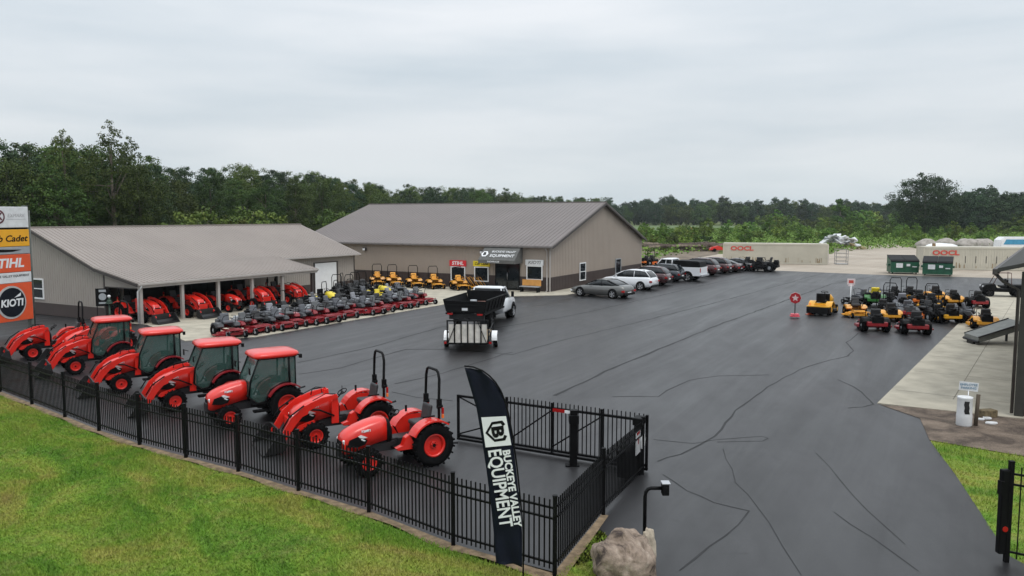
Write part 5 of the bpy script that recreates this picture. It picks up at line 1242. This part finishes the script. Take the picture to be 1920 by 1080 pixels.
# round red sign on a foot
def foot_sign(px, label, face, big):
    p = G(*px); t = thing('portable_sign', label, 'sign', (p.x, p.y, 0), R(-14))
    q = MB(); q.cyl((0, 0, .05), (0, 0, 1.2 if big else 1.6), .03); q.done('pole', STEEL if big else WHITE, t)
    if big:
        q = MB(); q.box((0, 0, .12), (.55, .5, .10), bev=.03); q.box((0, 0, .22), (.48, .42, .08), bev=.03); q.done('base', mat('pink_red_base', (.62, .09, .12), .5), t)
        q = MB(); q.cyl((0, -.01, 1.22), (0, .012, 1.22), .36, seg=8, mi=1); q.cyl((0, -.035, 1.22), (0, -.011, 1.22), .335, seg=8, mi=0)
        for k in range(5):
            a = pi/2+2*pi*k/5; b2 = a+2*pi/5
            q.prism([(.22*cos(a), 1.22+.22*sin(a)), (.1*cos(a+pi/5), 1.22+.1*sin(a+pi/5)), (0, 1.22), (.1*cos(a-pi/5), 1.22+.1*sin(a-pi/5))], -.042, -.036, mi=1)
        q.done('face', [mat('sign_crimson', (.36, .012, .02), .4), mat('sign_pale', (.6, .45, .45), .5)], t)
    else:
        q = MB(); q.cyl((0, -.02, 1.62), (0, .02, 1.62), .24, seg=3, mi=0); q.box((0, 0, 1.80), (.5, .03, .4), bev=.01, mi=0); q.bb(-.15, .15, -.021, -.016, 1.7, 1.9, mi=1); q.done('face', [mat('sign_white_pink', (.70, .60, .60), .5), MATS['faded_red']], t)
    return t
foot_sign((1490, 596), 'round red portable sign with pale star on a pink base, standing alone on the asphalt', 0, True)
foot_sign((1594, 578), 'thin white pole sign behind the amber mower', 0, False)
p = G(1518, 590); tcn = thing('traffic_cone', 'orange traffic cone beside the lone yellow mower', 'traffic cone', (p.x, p.y, 0))
q = MB(); q.cyl((0, 0, .03), (0, 0, .75), .13, .025, seg=16); q.done('cone_body', mat('cone_orange', (.75, .12, .03), .5), tcn)
q = MB(); q.bb(-.2, .2, -.2, .2, 0, .04, bev=.01); q.done('base', mat('cone_orange2', (.6, .1, .03), .6), tcn)
q = MB(); q.cyl((0, 0, .36), (0, 0, .50), .087, .066, seg=16); q.done('reflective_band', OFFW, tcn)
# black utility vehicle at right edge
ut = thing('utility_vehicle', 'black open utility vehicle with roll cage by the edge of the gravel at right', 'utility vehicle')
q = MB(); q.prism([(-1.4, .4), (1.35, .4), (1.45, .65), (1.2, .95), (.6, 1.0), (.45, .6), (-.3, .6), (-.35, .95), (-1.4, .95)], -.65, .65, 'y', bev=.04); q.done('body', BLK, ut)
q = MB()
for s in (1, -1): q.tube([(.75, s*.6, .95), (.35, s*.56, 1.85), (-.45, s*.56, 1.85), (-.5, s*.6, .9)], .03, 6)
for x, z in ((.35, 1.85), (-.45, 1.85)): q.tube([(x, -.56, z), (x, .56, z)], .03, 6)
q.done('roll_cage', mat('cage_brown', (.12, .06, .05), .5), ut)
for s in (1, -1): q = MB(); q.box((0, s*.3, .8), (.45, .45, .14), bev=.03); q.box((-.25, s*.3, 1.1), (.1, .42, .5), bev=.03); q.done('seat', BLK, ut)
q = MB(); q.box((1.4, .45, .8), (.08, .15, .12), bev=.02); q.done('headlight', LENS, ut); q = MB(); q.box((1.4, -.45, .8), (.08, .15, .12), bev=.02); q.done('headlight', LENS, ut)
car_wheels(ut, (.95, -.95), .72, .32, wd=.24, rim=STEEL); put(ut, (1878, 556), 160)
# three black mowers at the end of the car row
for i, px in enumerate([(1401, 508), (1424, 509), (1445, 509)]):
    p = G(*px); mower(mk3, (p.x, p.y), R([120, 60, 150][i]), 'all black zero turn mower, %s of the three past the end of the car row' % ORD[i], 'black mowers at the end of the car row', z=0, s=1.55)
p = G(1212, 498); mower(mo, (p.x, p.y), R(30), 'orange mower at the back corner of the showroom', 'mowers at the back corner of the showroom', z=0, s=1.2)
p = G(1222, 497); dup(mk2, (p.x, p.y, 0), R(60), 'black mower behind the dark cars at the back corner of the showroom', 'mowers at the back corner of the showroom', 1.2)
# grey sloped ramp on the concrete
rpm = thing('loading_ramp', 'dark grey metal loading ramp sloping up from the concrete beside the corner column', 'loading ramp', (22.35, 37.5, .03), 0)
rpm.scale = (.85, .85, .95)
q = MB(); q.loft([[(-.05, -.1, .10), (0, -.1, .40), (0, 1.3, .44), (-.05, 1.3, .14)], [(2.7, .1, .80), (2.7, .1, 1.12), (2.7, 1.6, 1.16), (2.7, 1.6, .84)]], smooth=False)
q.done('ramp_deck', mat('ramp_grey', (.17, .175, .16), .5, metal=.2), rpm)
q = MB(); q.tube([(-.05, -.14, .41), (2.7, .06, 1.14)], .035, 6); q.tube([(0, 1.34, .44), (2.7, 1.64, 1.17)], .035, 6); q.tube([(-.03, -.14, .16), (-.03, 1.34, .2)], .07, 6); q.bb(-.1, .05, .3, .9, 0, .15)
for y in (.2, 1.4): q.bb(2.45, 2.55, y-.05, y+.05, 0, .82)
q.done('ramp_frame', STEEL, rpm)

# items in the mulch bed
p = G(1807, 798); wb_ = thing('white_barrel', 'scuffed white plastic barrel standing in the mulch bed', 'barrel', (p.x, p.y, .01))
q = MB(); S = 20
q.loft([[(r_*cos(2*pi*k/S), r_*sin(2*pi*k/S), z) for k in range(S)] for r_, z in ((.20, 0), (.215, .03), (.215, .30), (.213, .32), (.208, .36), (.203, .80), (.212, .82), (.212, .86), (.18, .87))]); q.done('body', OFFW, wb_)
q = MB(); q.loft([[(r_*cos(a)*1.01, r_*sin(a)*1.01, z) for a in [-2.2+dz_+.13*k for k in range(6)]] for r_, z, dz_ in ((.209, .38, .18), (.209, .47, .05), (.208, .56, .12), (.206, .66, 0), (.205, .76, .1))], caps=False)
md_ = q.done('dark_patch', STEEL, wb_)
q = MB(); q.tube([(0, 0, 0), (.05, .02, .95)], .055, 8); o = q.done('wooden_stake', mat('stake', (.09, .07, .05), .9)); p = G(1829, 799); o.location = (p.x, p.y, 0); tag(o, 'dark leaning wooden stake just right of the white barrel', 'stake')
p = G(1822, 790); sg = thing('yard_sign', 'small white yard sign with blue lettering behind the white barrel', 'sign', (p.x, p.y+.25, 0), R(-20))
q = MB(); q.cyl((0, 0, 0), (0, 0, .9), .015); q.done('pole', SILV, sg); q = MB(); q.box((0, 0, 1.02), (.52, .012, .27), rot=(0, .05, 0)); o = q.done('sign_panel', OFFW, sg)
text('sign_lettering', 'EMPLOYEE\nPARKING', .10, mat('sign_blue', (.05, .18, .3), .6), o, (0, -.009, 1.02), (pi/2, 0, 0), 1)
q = MB(); q.box((0, 0, .12), (.5, .3, .24), bev=.03); o = q.done('stump_block', mat('block_brown', (.13, .10, .055), .9, var=.4, vs=9, bump=.6)); p = G(1851, 782); o.location = (p.x, p.y, 0); o.rotation_euler = (0, 0, .2); tag(o, 'mossy brown block at the edge of the concrete behind the stake', 'block')
for i, (px, s_) in enumerate([((1858, 795), .13), ((1851, 786), .12), ((1838, 788), .09)]):
    q = MB(); n_ = 9; rs = random.Random(i); q.prism([(s_*cos(2*pi*k/n_)*rs.uniform(.8, 1.3)*1.2, s_*.8*sin(2*pi*k/n_)*rs.uniform(.8, 1.2)) for k in range(n_)], 0, .05, 'z', bev=.012); o = q.done('paving_piece', WHITE); p = G(*px); o.location = (p.x, p.y, .012)
    tag(o, ['round white flat stone nearest the grass in the mulch', 'flat white slab piece leaning toward the brown block', 'narrow white slab piece beside the stake'][i], 'stone')
# board sign and lidded planter behind the tractors
bs = thing('board_sign', 'dark framed board sign with pale print standing in front of the shed gable', 'sign', (*G(195, 612).xy, 0), R(15))
q = MB(); q.bb(-.36, .36, -.02, .02, 1.15, 2.15, bev=.01); o = q.done('sign_panel', BLK, bs)
q = MB(); q.bb(-.18, .18, -.028, -.0205, 1.95, 2.08); q.cyl((0, -.028, 1.68), (0, -.0205, 1.68), .2, seg=16); q.bb(-.2, .2, -.028, -.0205, 1.28, 1.38); q.done('printed_mark', GREY, o)
q = MB(); 
for x in (-.3, .3): q.bb(x-.02, x+.02, -.015, .015, 0, 1.15)
q.done('leg', BLK, bs)
lt2 = thing('lamp_post', 'short dark lamp post with white top beside the board sign', 'lamp post', (*G(207, 612).xy, 0))
q = MB(); q.cyl((0, 0, 0), (0, 0, 1.3), .05); q.cyl((0, 0, 1.3), (0, 0, 1.36), .22, .16); q.cyl((0, 0, 1.36), (0, 0, 1.5), .16, .1); q.cyl((0, 0, 1.5), (0, 0, 1.6), .1, .05); q.done('pole', mat('lamp_green', (.03, .06, .04), .5), lt2)
q = MB(); bmesh.ops.create_icosphere(q.bm, subdivisions=2, radius=.09, matrix=Matrix.Translation((0, 0, 1.7))); q.smooth_all(); q.done('globe', OFFW, lt2)

# debris heap, gravel piles, camper, logs
def lump(name, loc, s, seed, m_, label, cat, amp=.35, sub=4, group=None, sharp=False):
    from mathutils import noise as mn
    q = MB(); bmesh.ops.create_icosphere(q.bm, subdivisions=sub, radius=1)
    for v in q.bm.verts:
        p = v.co.copy(); k = 1+amp*mn.noise(p*1.7+Vector((seed, 0, 0)))+amp*.5*mn.noise(p*4.5+Vector((0, seed, 0)))
        v.co = Vector((p.x*s[0]*k, p.y*s[1]*k, max(0, p.z)*s[2]*k))
    q.smooth_all() if not sharp else None; o = q.done(name, m_); o.location = loc; return tag(o, label, cat, group)
p = G(1577, 467); ht = thing('debris_heap', 'heap of white tarpaulins and boards beyond the first container', 'debris heap', (p.x, p.y, 0))
rs = random.Random(3)
q = MB()
for k in range(26):
    x, y = rs.uniform(-4.0, 3.2), rs.uniform(-2, 2); z = max(.4, 3.6*(1-((x+1)/5.2)**2))*rs.uniform(.35, 1); q.box((x, y, z), (rs.uniform(.6, 2.6), rs.uniform(.6, 2), rs.uniform(.08, .6)), rot=(rs.uniform(-.5, .5), rs.uniform(-.6, .6), rs.uniform(0, 3)), mi=rs.choice((0, 0, 0, 1)))
q.done('sheets', [OFFW, GREY], ht)
q = MB()
for k in range(14): x, y = rs.uniform(1.5, 5.2), rs.uniform(-1.5, 1.5); q.box((x, y, rs.uniform(.2, 1.7)*(1-(x-1.5)/5)), (rs.uniform(.8, 2.4), rs.uniform(.15, .8), rs.uniform(.1, .5)), rot=(0, rs.uniform(-.5, .5), rs.uniform(0, 3)))
ht.scale = (.85, .85, .8)
q.done('boards', mat('boards_tan', (.42, .34, .20), .85), ht)
PG = mat('pile_gravel', (.33, .30, .27), .95, var=.2, vs=1.5, bump=.5, bs=8)
for i, (px, s_) in enumerate([((1736, 464), 3.1), ((1772, 463), 3.4), ((1812, 463.5), 3.6), ((1842, 463), 3.6)]):
    p = G(*px); lump('gravel_pile', (p.x, p.y, 0), (s_*.68, s_*.65, 1.75), i*3.1, PG, 'grey gravel pile behind the right container, %s from the left' % ORD[i], 'gravel pile', .12, 4, 'gravel piles behind the right container')
p = G(1765, 474); lump('tarp_pile', (p.x, p.y, 0), (3.4, 1.4, 1.7), 9, WHITE, 'long low white tarpaulin covered pile just behind the right container', 'tarp pile', .15)
p = G(1905, 478); cpr = thing('camper', 'white camper body with long blue window partly cut off by the right edge', 'camper', (p.x, p.y, 0), R(-4))
q = MB(); q.prism([(-3.2, .5), (4.2, .5), (4.2, 2.9), (-2.4, 2.9), (-3.0, 2.4)], -1.1, 1.1, 'y', bev=.15); q.done('body', WHITE, cpr)
q = MB(); q.prism([(-2.6, 1.7), (4.0, 1.7), (4.0, 2.5), (-2.2, 2.5)], -1.13, -1.101, 'y'); q.done('window', mat('window_blue', (.06, .28, .45), .2), cpr)
for x in (-1, 2.5): q = MB(); q.cyl((x, -1.05, .4), (x, -.8, .4), .4, seg=16); q.done('wheel', RUB, cpr)
rs = random.Random(9)
lg = thing('lumber_pile', 'long low pile of weathered logs and timber behind the parked cars', 'lumber pile', (*G(1275, 470).xy, 0))
q = MB()
for k in range(60): x = rs.uniform(-7, 6); q.box((x, rs.uniform(-2, 2), rs.uniform(.1, 1.3)), (rs.uniform(1.5, 5), rs.uniform(.15, .5), rs.uniform(.12, .4)), rot=(0, rs.uniform(-.12, .12), rs.uniform(-.4, .4)), mi=rs.choice((0, 0, 1)))
q.done('timbers', [mat('timber_grey', (.15, .12, .10), .9, var=.3), mat('timber_pale', (.28, .23, .18), .9, var=.3)], lg)
rd = thing('red_trailer', 'small red implement lying behind the timber near the container end', 'farm implement', (*G(1343, 472).xy, 0))
rd.scale = (.75,)*3
q = MB(); q.prism([(-1.6, .4), (1.5, .4), (1.2, 1.1), (.2, 1.4), (-1.3, 1.0)], -.7, .7, 'y', bev=.06); q.done('body', RED, rd)
q = MB(); q.tube([(1.4, 0, .5), (2.8, 0, .4)], .06, 6); q.cyl((-.6, -.9, .4), (-.6, -.7, .4), .4); q.cyl((-.6, .7, .4), (-.6, .9, .4), .4); q.done('wheel', RUB, rd)

# ================================================================ TREES
def leaf_mat(name, c1, c2, c3):
    m, n, l, b = node_mat(name)
    at_ = n.new('ShaderNodeAttribute'); at_.attribute_name = 'tone'; oi = n.new('ShaderNodeObjectInfo')
    c = ramp(n, l, at_.outputs['Fac'], [(0, c1), (.5, c2), (1, c3)])
    hs = n.new('ShaderNodeHueSaturation'); l.new(c, hs.inputs['Color'])
    r1 = n.new('ShaderNodeMapRange'); r1.inputs[3].default_value = .475; r1.inputs[4].default_value = .525; l.new(oi.outputs['Random'], r1.inputs[0]); l.new(r1.outputs[0], hs.inputs['Hue'])
    ml = n.new('ShaderNodeMath'); ml.operation = 'MULTIPLY_ADD'; ml.inputs[1].default_value = 7.3; ml.inputs[2].default_value = 0; l.new(oi.outputs['Random'], ml.inputs[0])
    fr = n.new('ShaderNodeMath'); fr.operation = 'FRACT'; l.new(ml.outputs[0], fr.inputs[0])
    r2 = n.new('ShaderNodeMapRange'); r2.inputs[3].default_value = .68; r2.inputs[4].default_value = 1.35; l.new(fr.outputs[0], r2.inputs[0]); l.new(r2.outputs[0], hs.inputs['Value'])
    l.new(hs.outputs[0], b.inputs['Base Color']); b.inputs['Roughness'].default_value = .7; b.inputs['Specular IOR Level'].default_value = .15
    return m
LF = leaf_mat('leaves', (.014, .028, .007), (.052, .084, .020), (.105, .145, .036))
LFY = leaf_mat('leaves_shrub', (.055, .11, .018), (.105, .175, .03), (.17, .235, .05))
LFB = leaf_mat('leaves_dark', (.012, .028, .014), (.032, .060, .028), (.056, .092, .040))
def crown_mesh(name, h, wd, seed, nc=40, nl=90, leaf=.45, low=.12, sparse=1.0, pointed=0):
    rs = np.random.RandomState(seed); C_ = []
    u = rs.normal(size=(nc, 3)); u /= np.linalg.norm(u, axis=1)[:, None]; r = rs.uniform(.35, 1, nc)**.6
    zc = h*(1+low)/2; hz = h*(1-low)/2
    P = np.stack([u[:, 0]*r*wd*.5, u[:, 1]*r*wd*.5, zc+u[:, 2]*r*hz], 1)
    taper = 1-pointed*np.clip((P[:, 2]-zc)/hz, 0, 1); P[:, 0] *= taper; P[:, 1] *= taper
    lob = 1+.22*np.sin(3*np.arctan2(P[:, 1], P[:, 0])+seed)+.12*np.sin(5*np.arctan2(P[:, 1], P[:, 0])+seed*2)
    P[:, :2] *= lob[:, None]
    R_ = rs.uniform(.09, .19, nc)*wd*sparse*np.where(P[:, 2] > zc+hz*.55, .75, 1)
    tone = rs.beta(2, 2, nc)
    d = rs.normal(size=(nc, nl, 3)); d /= np.linalg.norm(d, axis=2)[..., None]; d[..., 2] *= .75
    rad = rs.uniform(.45, 1.08, (nc, nl, 1))
    pos = P[:, None]+d*rad*R_[:, None, None]; pos = pos.reshape(-1, 3)
    nrm = d.reshape(-1, 3)+rs.normal(0, .38, (nc*nl, 3)); nrm[:, 2] += .35; nrm /= np.linalg.norm(nrm, axis=1)[:, None]
    t1 = np.cross(nrm, rs.normal(size=nrm.shape)); t1 /= np.linalg.norm(t1, axis=1)[:, None]; t2 = np.cross(nrm, t1)
    s = leaf*rs.uniform(.5, 1.2, (len(pos), 1)); a = pos-t1*s*.5; b_ = pos+t2*s*.38; c_ = pos+t1*s*.5; e_ = pos-t2*s*.38
    Vt = np.stack([a, b_, c_, e_], 1); Vt[..., 2] = np.maximum(Vt[..., 2], .02); k = len(pos)
    me = bpy.data.meshes.new(name); me.vertices.add(k*4); me.vertices.foreach_set('co', Vt.reshape(-1))
    me.loops.add(k*4); me.loops.foreach_set('vertex_index', np.arange(k*4)); me.polygons.add(k); me.polygons.foreach_set('loop_start', np.arange(k)*4)
    me.update(calc_edges=True)
    at_ = me.attributes.new('tone', 'FLOAT', 'FACE'); at_.data.foreach_set('value', np.clip(np.repeat(tone, nl)*.6+rs.uniform(0, .4, k), 0, 1).astype(np.float32))
    return me, P
def make_tree(name, h, wd, seed, leafm, **kw):
    t = thing(name, 'tree', 'tree'); me, P = crown_mesh('crown', h, wd, seed, **kw); link('crown', me, leafm, t)
    rs = random.Random(seed); q = MB(); r0 = max(.06, h*.018)
    pts = [(0, 0, -.1), (rs.uniform(-.2, .2), rs.uniform(-.2, .2), h*.3), (rs.uniform(-.4, .4), rs.uniform(-.4, .4), h*.6), (0, 0, h*.85)]
    for i in range(3): q.cyl(pts[i], pts[i+1], r0*(1-.3*i), r0*(.7-.28*i), seg=7)
    for k in rs.sample(range(len(P)), min(9, len(P))):
        a = Vector(pts[1]).lerp(Vector(pts[2]), rs.random()); q.cyl(a, Vector(P[k]), r0*.35, r0*.08, seg=5)
    q.done('trunk', BARK, t); return t
TV = [make_tree('tree', 17, 10.5, 11, LF, nc=170, nl=110, leaf=.30, sparse=.9, low=.08), make_tree('tree', 18, 8.5, 12, LF, nc=150, nl=110, leaf=.30, sparse=.9, low=.1, pointed=.35),
      make_tree('tree', 15, 11, 13, LF, nc=170, nl=110, leaf=.30, sparse=.9, low=.05), make_tree('tree', 16.5, 9, 14, LFB, nc=150, nl=110, leaf=.30, sparse=.9, low=.1),
      make_tree('tree', 19, 9.5, 15, LF, nc=150, nl=90, leaf=.30, low=.15, sparse=.8)]
FV = [make_tree('tree', 16, 11, 21, LFB, nc=120, nl=60, leaf=.62, sparse=1.15, low=.02), make_tree('tree', 17.5, 10, 22, LFB, nc=120, nl=60, leaf=.62, sparse=1.15, low=.02, pointed=.2), make_tree('tree', 15, 12, 23, LF, nc=120, nl=60, leaf=.62, sparse=1.15, low=.02)]
SV = [make_tree('shrub', 3.2, 3.6, 31, LFY, nc=46, nl=40, leaf=.3, sparse=.85, low=.0), make_tree('shrub', 4.2, 3.2, 32, LFY, nc=46, nl=40, leaf=.3, sparse=.85, low=.0, pointed=.3), make_tree('shrub', 2.5, 4.2, 33, LF, nc=46, nl=40, leaf=.3, sparse=.85, low=0.0)]
tused = set()
rt = random.Random(21)
def tree(v, x, y, s, label, group, cat='tree', sz=1):
    first = v.name not in tused; tused.add(v.name)
    o = place(v, first, (x, y, -.03), rt.uniform(0, 6.28), label, group); o.scale = (s, s, s*sz); o['category'] = cat; return o
# sky-line of the wood: (px, top py, distance)
SK = [(-420, 258, 84), (-160, 250, 88), (0, 252, 90), (60, 245, 92), (130, 245, 96), (215, 262, 100), (260, 285, 106), (310, 302, 120), (400, 292, 128), (480, 303, 140), (560, 308, 155), (650, 326, 180), (740, 342, 215), (850, 346, 250), (920, 346, 275), (970, 358, 310), (1040, 366, 360), (1110, 364, 420)]
def sk(px):
    for (a, ya, da), (b_, yb, db) in zip(SK, SK[1:]):
        if a <= px <= b_: f = (px-a)/(b_-a); return ya+(yb-ya)*f, da+(db-da)*f
    return SK[-1][1:]
px = -330
while px < 1110:
    y_, d_ = sk(px)
    for row in range(4):
        dd = d_*(1+.075*row)+rt.uniform(-3, 3); top = CH+(405-y_)/F*dd*(1 if row else .93)+rt.uniform(-1.3, .4)*(1 if row else 1.4); top = max(7, top*.93)
        pp = px+rt.uniform(-12, 12)+row*11; v = rt.choice(TV); base_h = {'tree': 17, 'tree.001': 18, 'tree.002': 15, 'tree.003': 16.5, 'tree.004': 19}[v.name]
        x = (pp-960)/F*dd; s = top/base_h
        sect = 'behind the open shed' if px < 560 else 'behind the showroom roof'
        tree(v, x, dd, max(s, .62), 'dark green leafy tree in the dense wood %s' % sect, 'trees in the wood %s' % sect, sz=min(1.25, s/max(s, .62)))
    px += 8.2*F/d_*.62
# a few lower paler trees in front of the wood
LFP = leaf_mat('leaves_pale', (.035, .06, .012), (.068, .10, .02), (.115, .14, .03))
pv = make_tree('tree', 8, 6.5, 41, LFP, nc=40, nl=70, leaf=.4, low=.05)
PLC = ['yellow green small tree, brightest one above the shed roof', 'pale green small tree right of the brightest one', 'mid green small tree above the middle of the shed roof', 'pale green small tree above the right end of the shed ridge', 'small pale green tree just left of the showroom roof']
for i, (px, dd, s) in enumerate([(372, 84, .98), (432, 92, .85), (478, 96, 1.0), (520, 98, .75), (632, 130, 1.0)]):
    o = tree(pv, (px-960)/F*dd, dd, s, PLC[i], 'small trees at the edge of the wood')
pt = make_tree('tree', 20.5, 8.5, 44, LF, nc=240, nl=26, leaf=.26, low=.3, sparse=.6, pointed=.65)
tree(pt, (218-960)/F*98, 98, .87, 'tall thin-leaved tree rising highest above the wood', None)
# tall sparse trees beside it
tree(pt, (126-960)/F*95, 95, .80, 'thin-leaved tree with ragged top at the left of the tallest one', None)
tree(pt, (250-960)/F*103, 103, .80, 'thin-leaved tree just right of the tallest one', None)
# far wood across the field
px = 1085
while px < 2080:
    for row in range(2):
        dd = rt.uniform(520, 540)+row*35; y_ = 374+3*sin(px*.013)+1.5*sin(px*.05)+(2 if px > 1500 else 0); pp = px+rt.uniform(-6, 6); v = rt.choice(FV)
        top = CH+(405-y_)/F*dd+rt.uniform(-3.0, 1.6); bh = 16.5
        tree(v, (pp-960)/F*dd, dd, top/bh, 'dark tree in the far wood across the field', 'trees in the far wood across the field')
    px += 14
# the wood's right wing, nearer
for i in range(16):
    px = 1795+i*17+rt.uniform(-5, 5); dd = 300+rt.uniform(-12, 25); top = CH+(405-358+3*sin(i))/F*dd
    tree(rt.choice(FV[:2]), (px-960)/F*dd, dd, (top+rt.uniform(-1.5, .5))/16.5*1.05, 'dark tree in the clump at the right edge beyond the shrubs', 'trees in the clump at the right edge')
bt = make_tree('tree', 20, 19, 51, LFB, nc=420, nl=80, leaf=.42, low=.05, sparse=.66)
tree(bt, (1732-960)/F*250, 250, 1.0, 'big broad dark tree standing alone above the shrubs at right', None)
# shrub belt: individual shrubs and saplings
px = 1215
n_s = 0
for band, (y0, y1, cnt, hs) in enumerate([(425, 433, 34, (1.1, 1.9)), (434, 444, 38, (.9, 1.5)), (446, 458, 30, (.7, 1.2))]):
    for i in range(cnt):
        px = 1212+(1935-1212)*i/cnt+rt.uniform(-10, 10); yy = rt.uniform(y0, y1)
        if band == 0 and px < 1420: continue
        if band == 1 and px < 1340 and i % 2: continue
        if band == 2 and (1560 < px < 1640 or px > 1880): yy -= 9
        if band == 2 and px > 1640: yy -= 3
        p = G(px, yy+ (4 if band == 0 else 0)); v = rt.choice(SV[:2] if band else SV); s = rt.uniform(*hs)*(1.25 if band == 0 else 1)
        if band == 0 and px > 1560: s *= 1.35
        tree(v, p.x, p.y, s, 'green %s beyond the yard' % ['sapling in the back row of the shrub belt', 'shrub in the middle of the shrub belt', 'low shrub at the front of the shrub belt'][band], ['back row of the shrub belt', 'middle of the shrub belt', 'front of the shrub belt'][band], cat='shrub')
for i, (px, yy, s_) in enumerate([(1222, 462, .8), (1240, 466, .6), (1262, 461, .9), (1284, 464, .75), (1300, 460, .95), (1322, 458, .8), (1338, 462, .5), (1210, 455, 1.1), (1250, 453, 1.0), (1275, 450, 1.2)]):
    p = G(px, yy); tree(SV[i % 3], p.x, p.y, s_, 'green low shrub behind the timber pile and parked cars', 'shrubs behind the timber pile', cat='shrub')
ys = make_tree('shrub', 3.4, 3.0, 36, leaf_mat('leaves_gold', (.22, .16, .02), (.32, .24, .03), (.42, .30, .05)), nc=24, nl=60, leaf=.3, low=0)
p = G(1293, 447); tree(ys, p.x, p.y, .9, 'golden yellow leaved shrub right of the showroom', None, cat='shrub')
# weeds carpeting the ground between the shrubs
def weeds(name, poly, n_, seed, h, sz):
    rs = np.random.RandomState(seed); P = np.array([(p[0], p[1]) for p in poly]); x = rs.uniform(P[:, 0].min(), P[:, 0].max(), n_); y = rs.uniform(P[:, 1].min(), P[:, 1].max(), n_)
    ins = np.zeros(n_, bool); j = len(P)-1
    for i in range(len(P)):
        c1 = (P[i, 1] > y) != (P[j, 1] > y)
        with np.errstate(divide='ignore', invalid='ignore'): xi = (P[j, 0]-P[i, 0])*(y-P[i, 1])/(P[j, 1]-P[i, 1])+P[i, 0]
        ins ^= c1 & (x < xi); j = i
    x = x[ins]; y = y[ins]; k = len(x); cl_ = .5+.5*np.sin(x*.35)*np.sin(y*.28+x*.1)
    pos = np.stack([x, y, rs.uniform(0, 1, k)*h*(.3+.9*cl_)], 1); nrm = rs.normal(size=(k, 3)); nrm[:, 2] = abs(nrm[:, 2])+.4; nrm /= np.linalg.norm(nrm, axis=1)[:, None]
    t1 = np.cross(nrm, rs.normal(size=nrm.shape)); t1 /= np.linalg.norm(t1, axis=1)[:, None]; t2 = np.cross(nrm, t1); s = sz*rs.uniform(.5, 1.2, (k, 1))
    Vt = np.stack([pos-t1*s*.5, pos+t2*s*.4, pos+t1*s*.5, pos-t2*s*.4], 1)
    me = bpy.data.meshes.new(name); me.vertices.add(k*4); me.vertices.foreach_set('co', Vt.reshape(-1)); me.loops.add(k*4); me.loops.foreach_set('vertex_index', np.arange(k*4)); me.polygons.add(k); me.polygons.foreach_set('loop_start', np.arange(k)*4); me.update(calc_edges=True)
    at_ = me.attributes.new('tone', 'FLOAT', 'FACE'); at_.data.foreach_set('value', np.clip(cl_*.5+rs.uniform(0, .5, k), 0, 1).astype(np.float32))
    o = link(name, me, LFY); o['kind'] = 'stuff'; o['label'] = 'weeds and undergrowth between the shrubs'; return o
weeds('undergrowth', [G(1203, 494), G(1250, 482), G(1300, 474), G(1345, 469), G(1555, 474), G(1650, 467), G(1730, 464.5), G(1860, 464), G(1960, 466), G(1960, 436), G(1700, 428), G(1500, 426), G(1330, 430), G(1195, 436)], 130000, 3, 1.0, .5)
ff = sheet('field', [G(1150, 436), G(1300, 431), G(1600, 424), G(2100, 420), Vector((420, 515)), Vector((60, 515)), Vector((30, 400))], .02, mat('crop_field', (.085, .13, .038), .9, var=.12, vs=.05))

# ================================================================ HAZE
HZ = bpy.data.materials.new('haze'); HZ.use_nodes = True; n = HZ.node_tree.nodes; n.remove(n['Principled BSDF'])
pvn = n.new('ShaderNodeVolumePrincipled'); pvn.inputs['Density'].default_value = .00013; pvn.inputs['Color'].default_value = (.82, .88, .93, 1); pvn.inputs['Anisotropy'].default_value = .1
HZ.node_tree.links.new(pvn.outputs[0], n['Material Output'].inputs['Volume'])
q = MB(); q.bb(-1700, 1700, -130, 2700, -1.2, 40); o = q.done('haze', HZ); o['kind'] = 'stuff'; o['label'] = 'pale thin haze in the air'
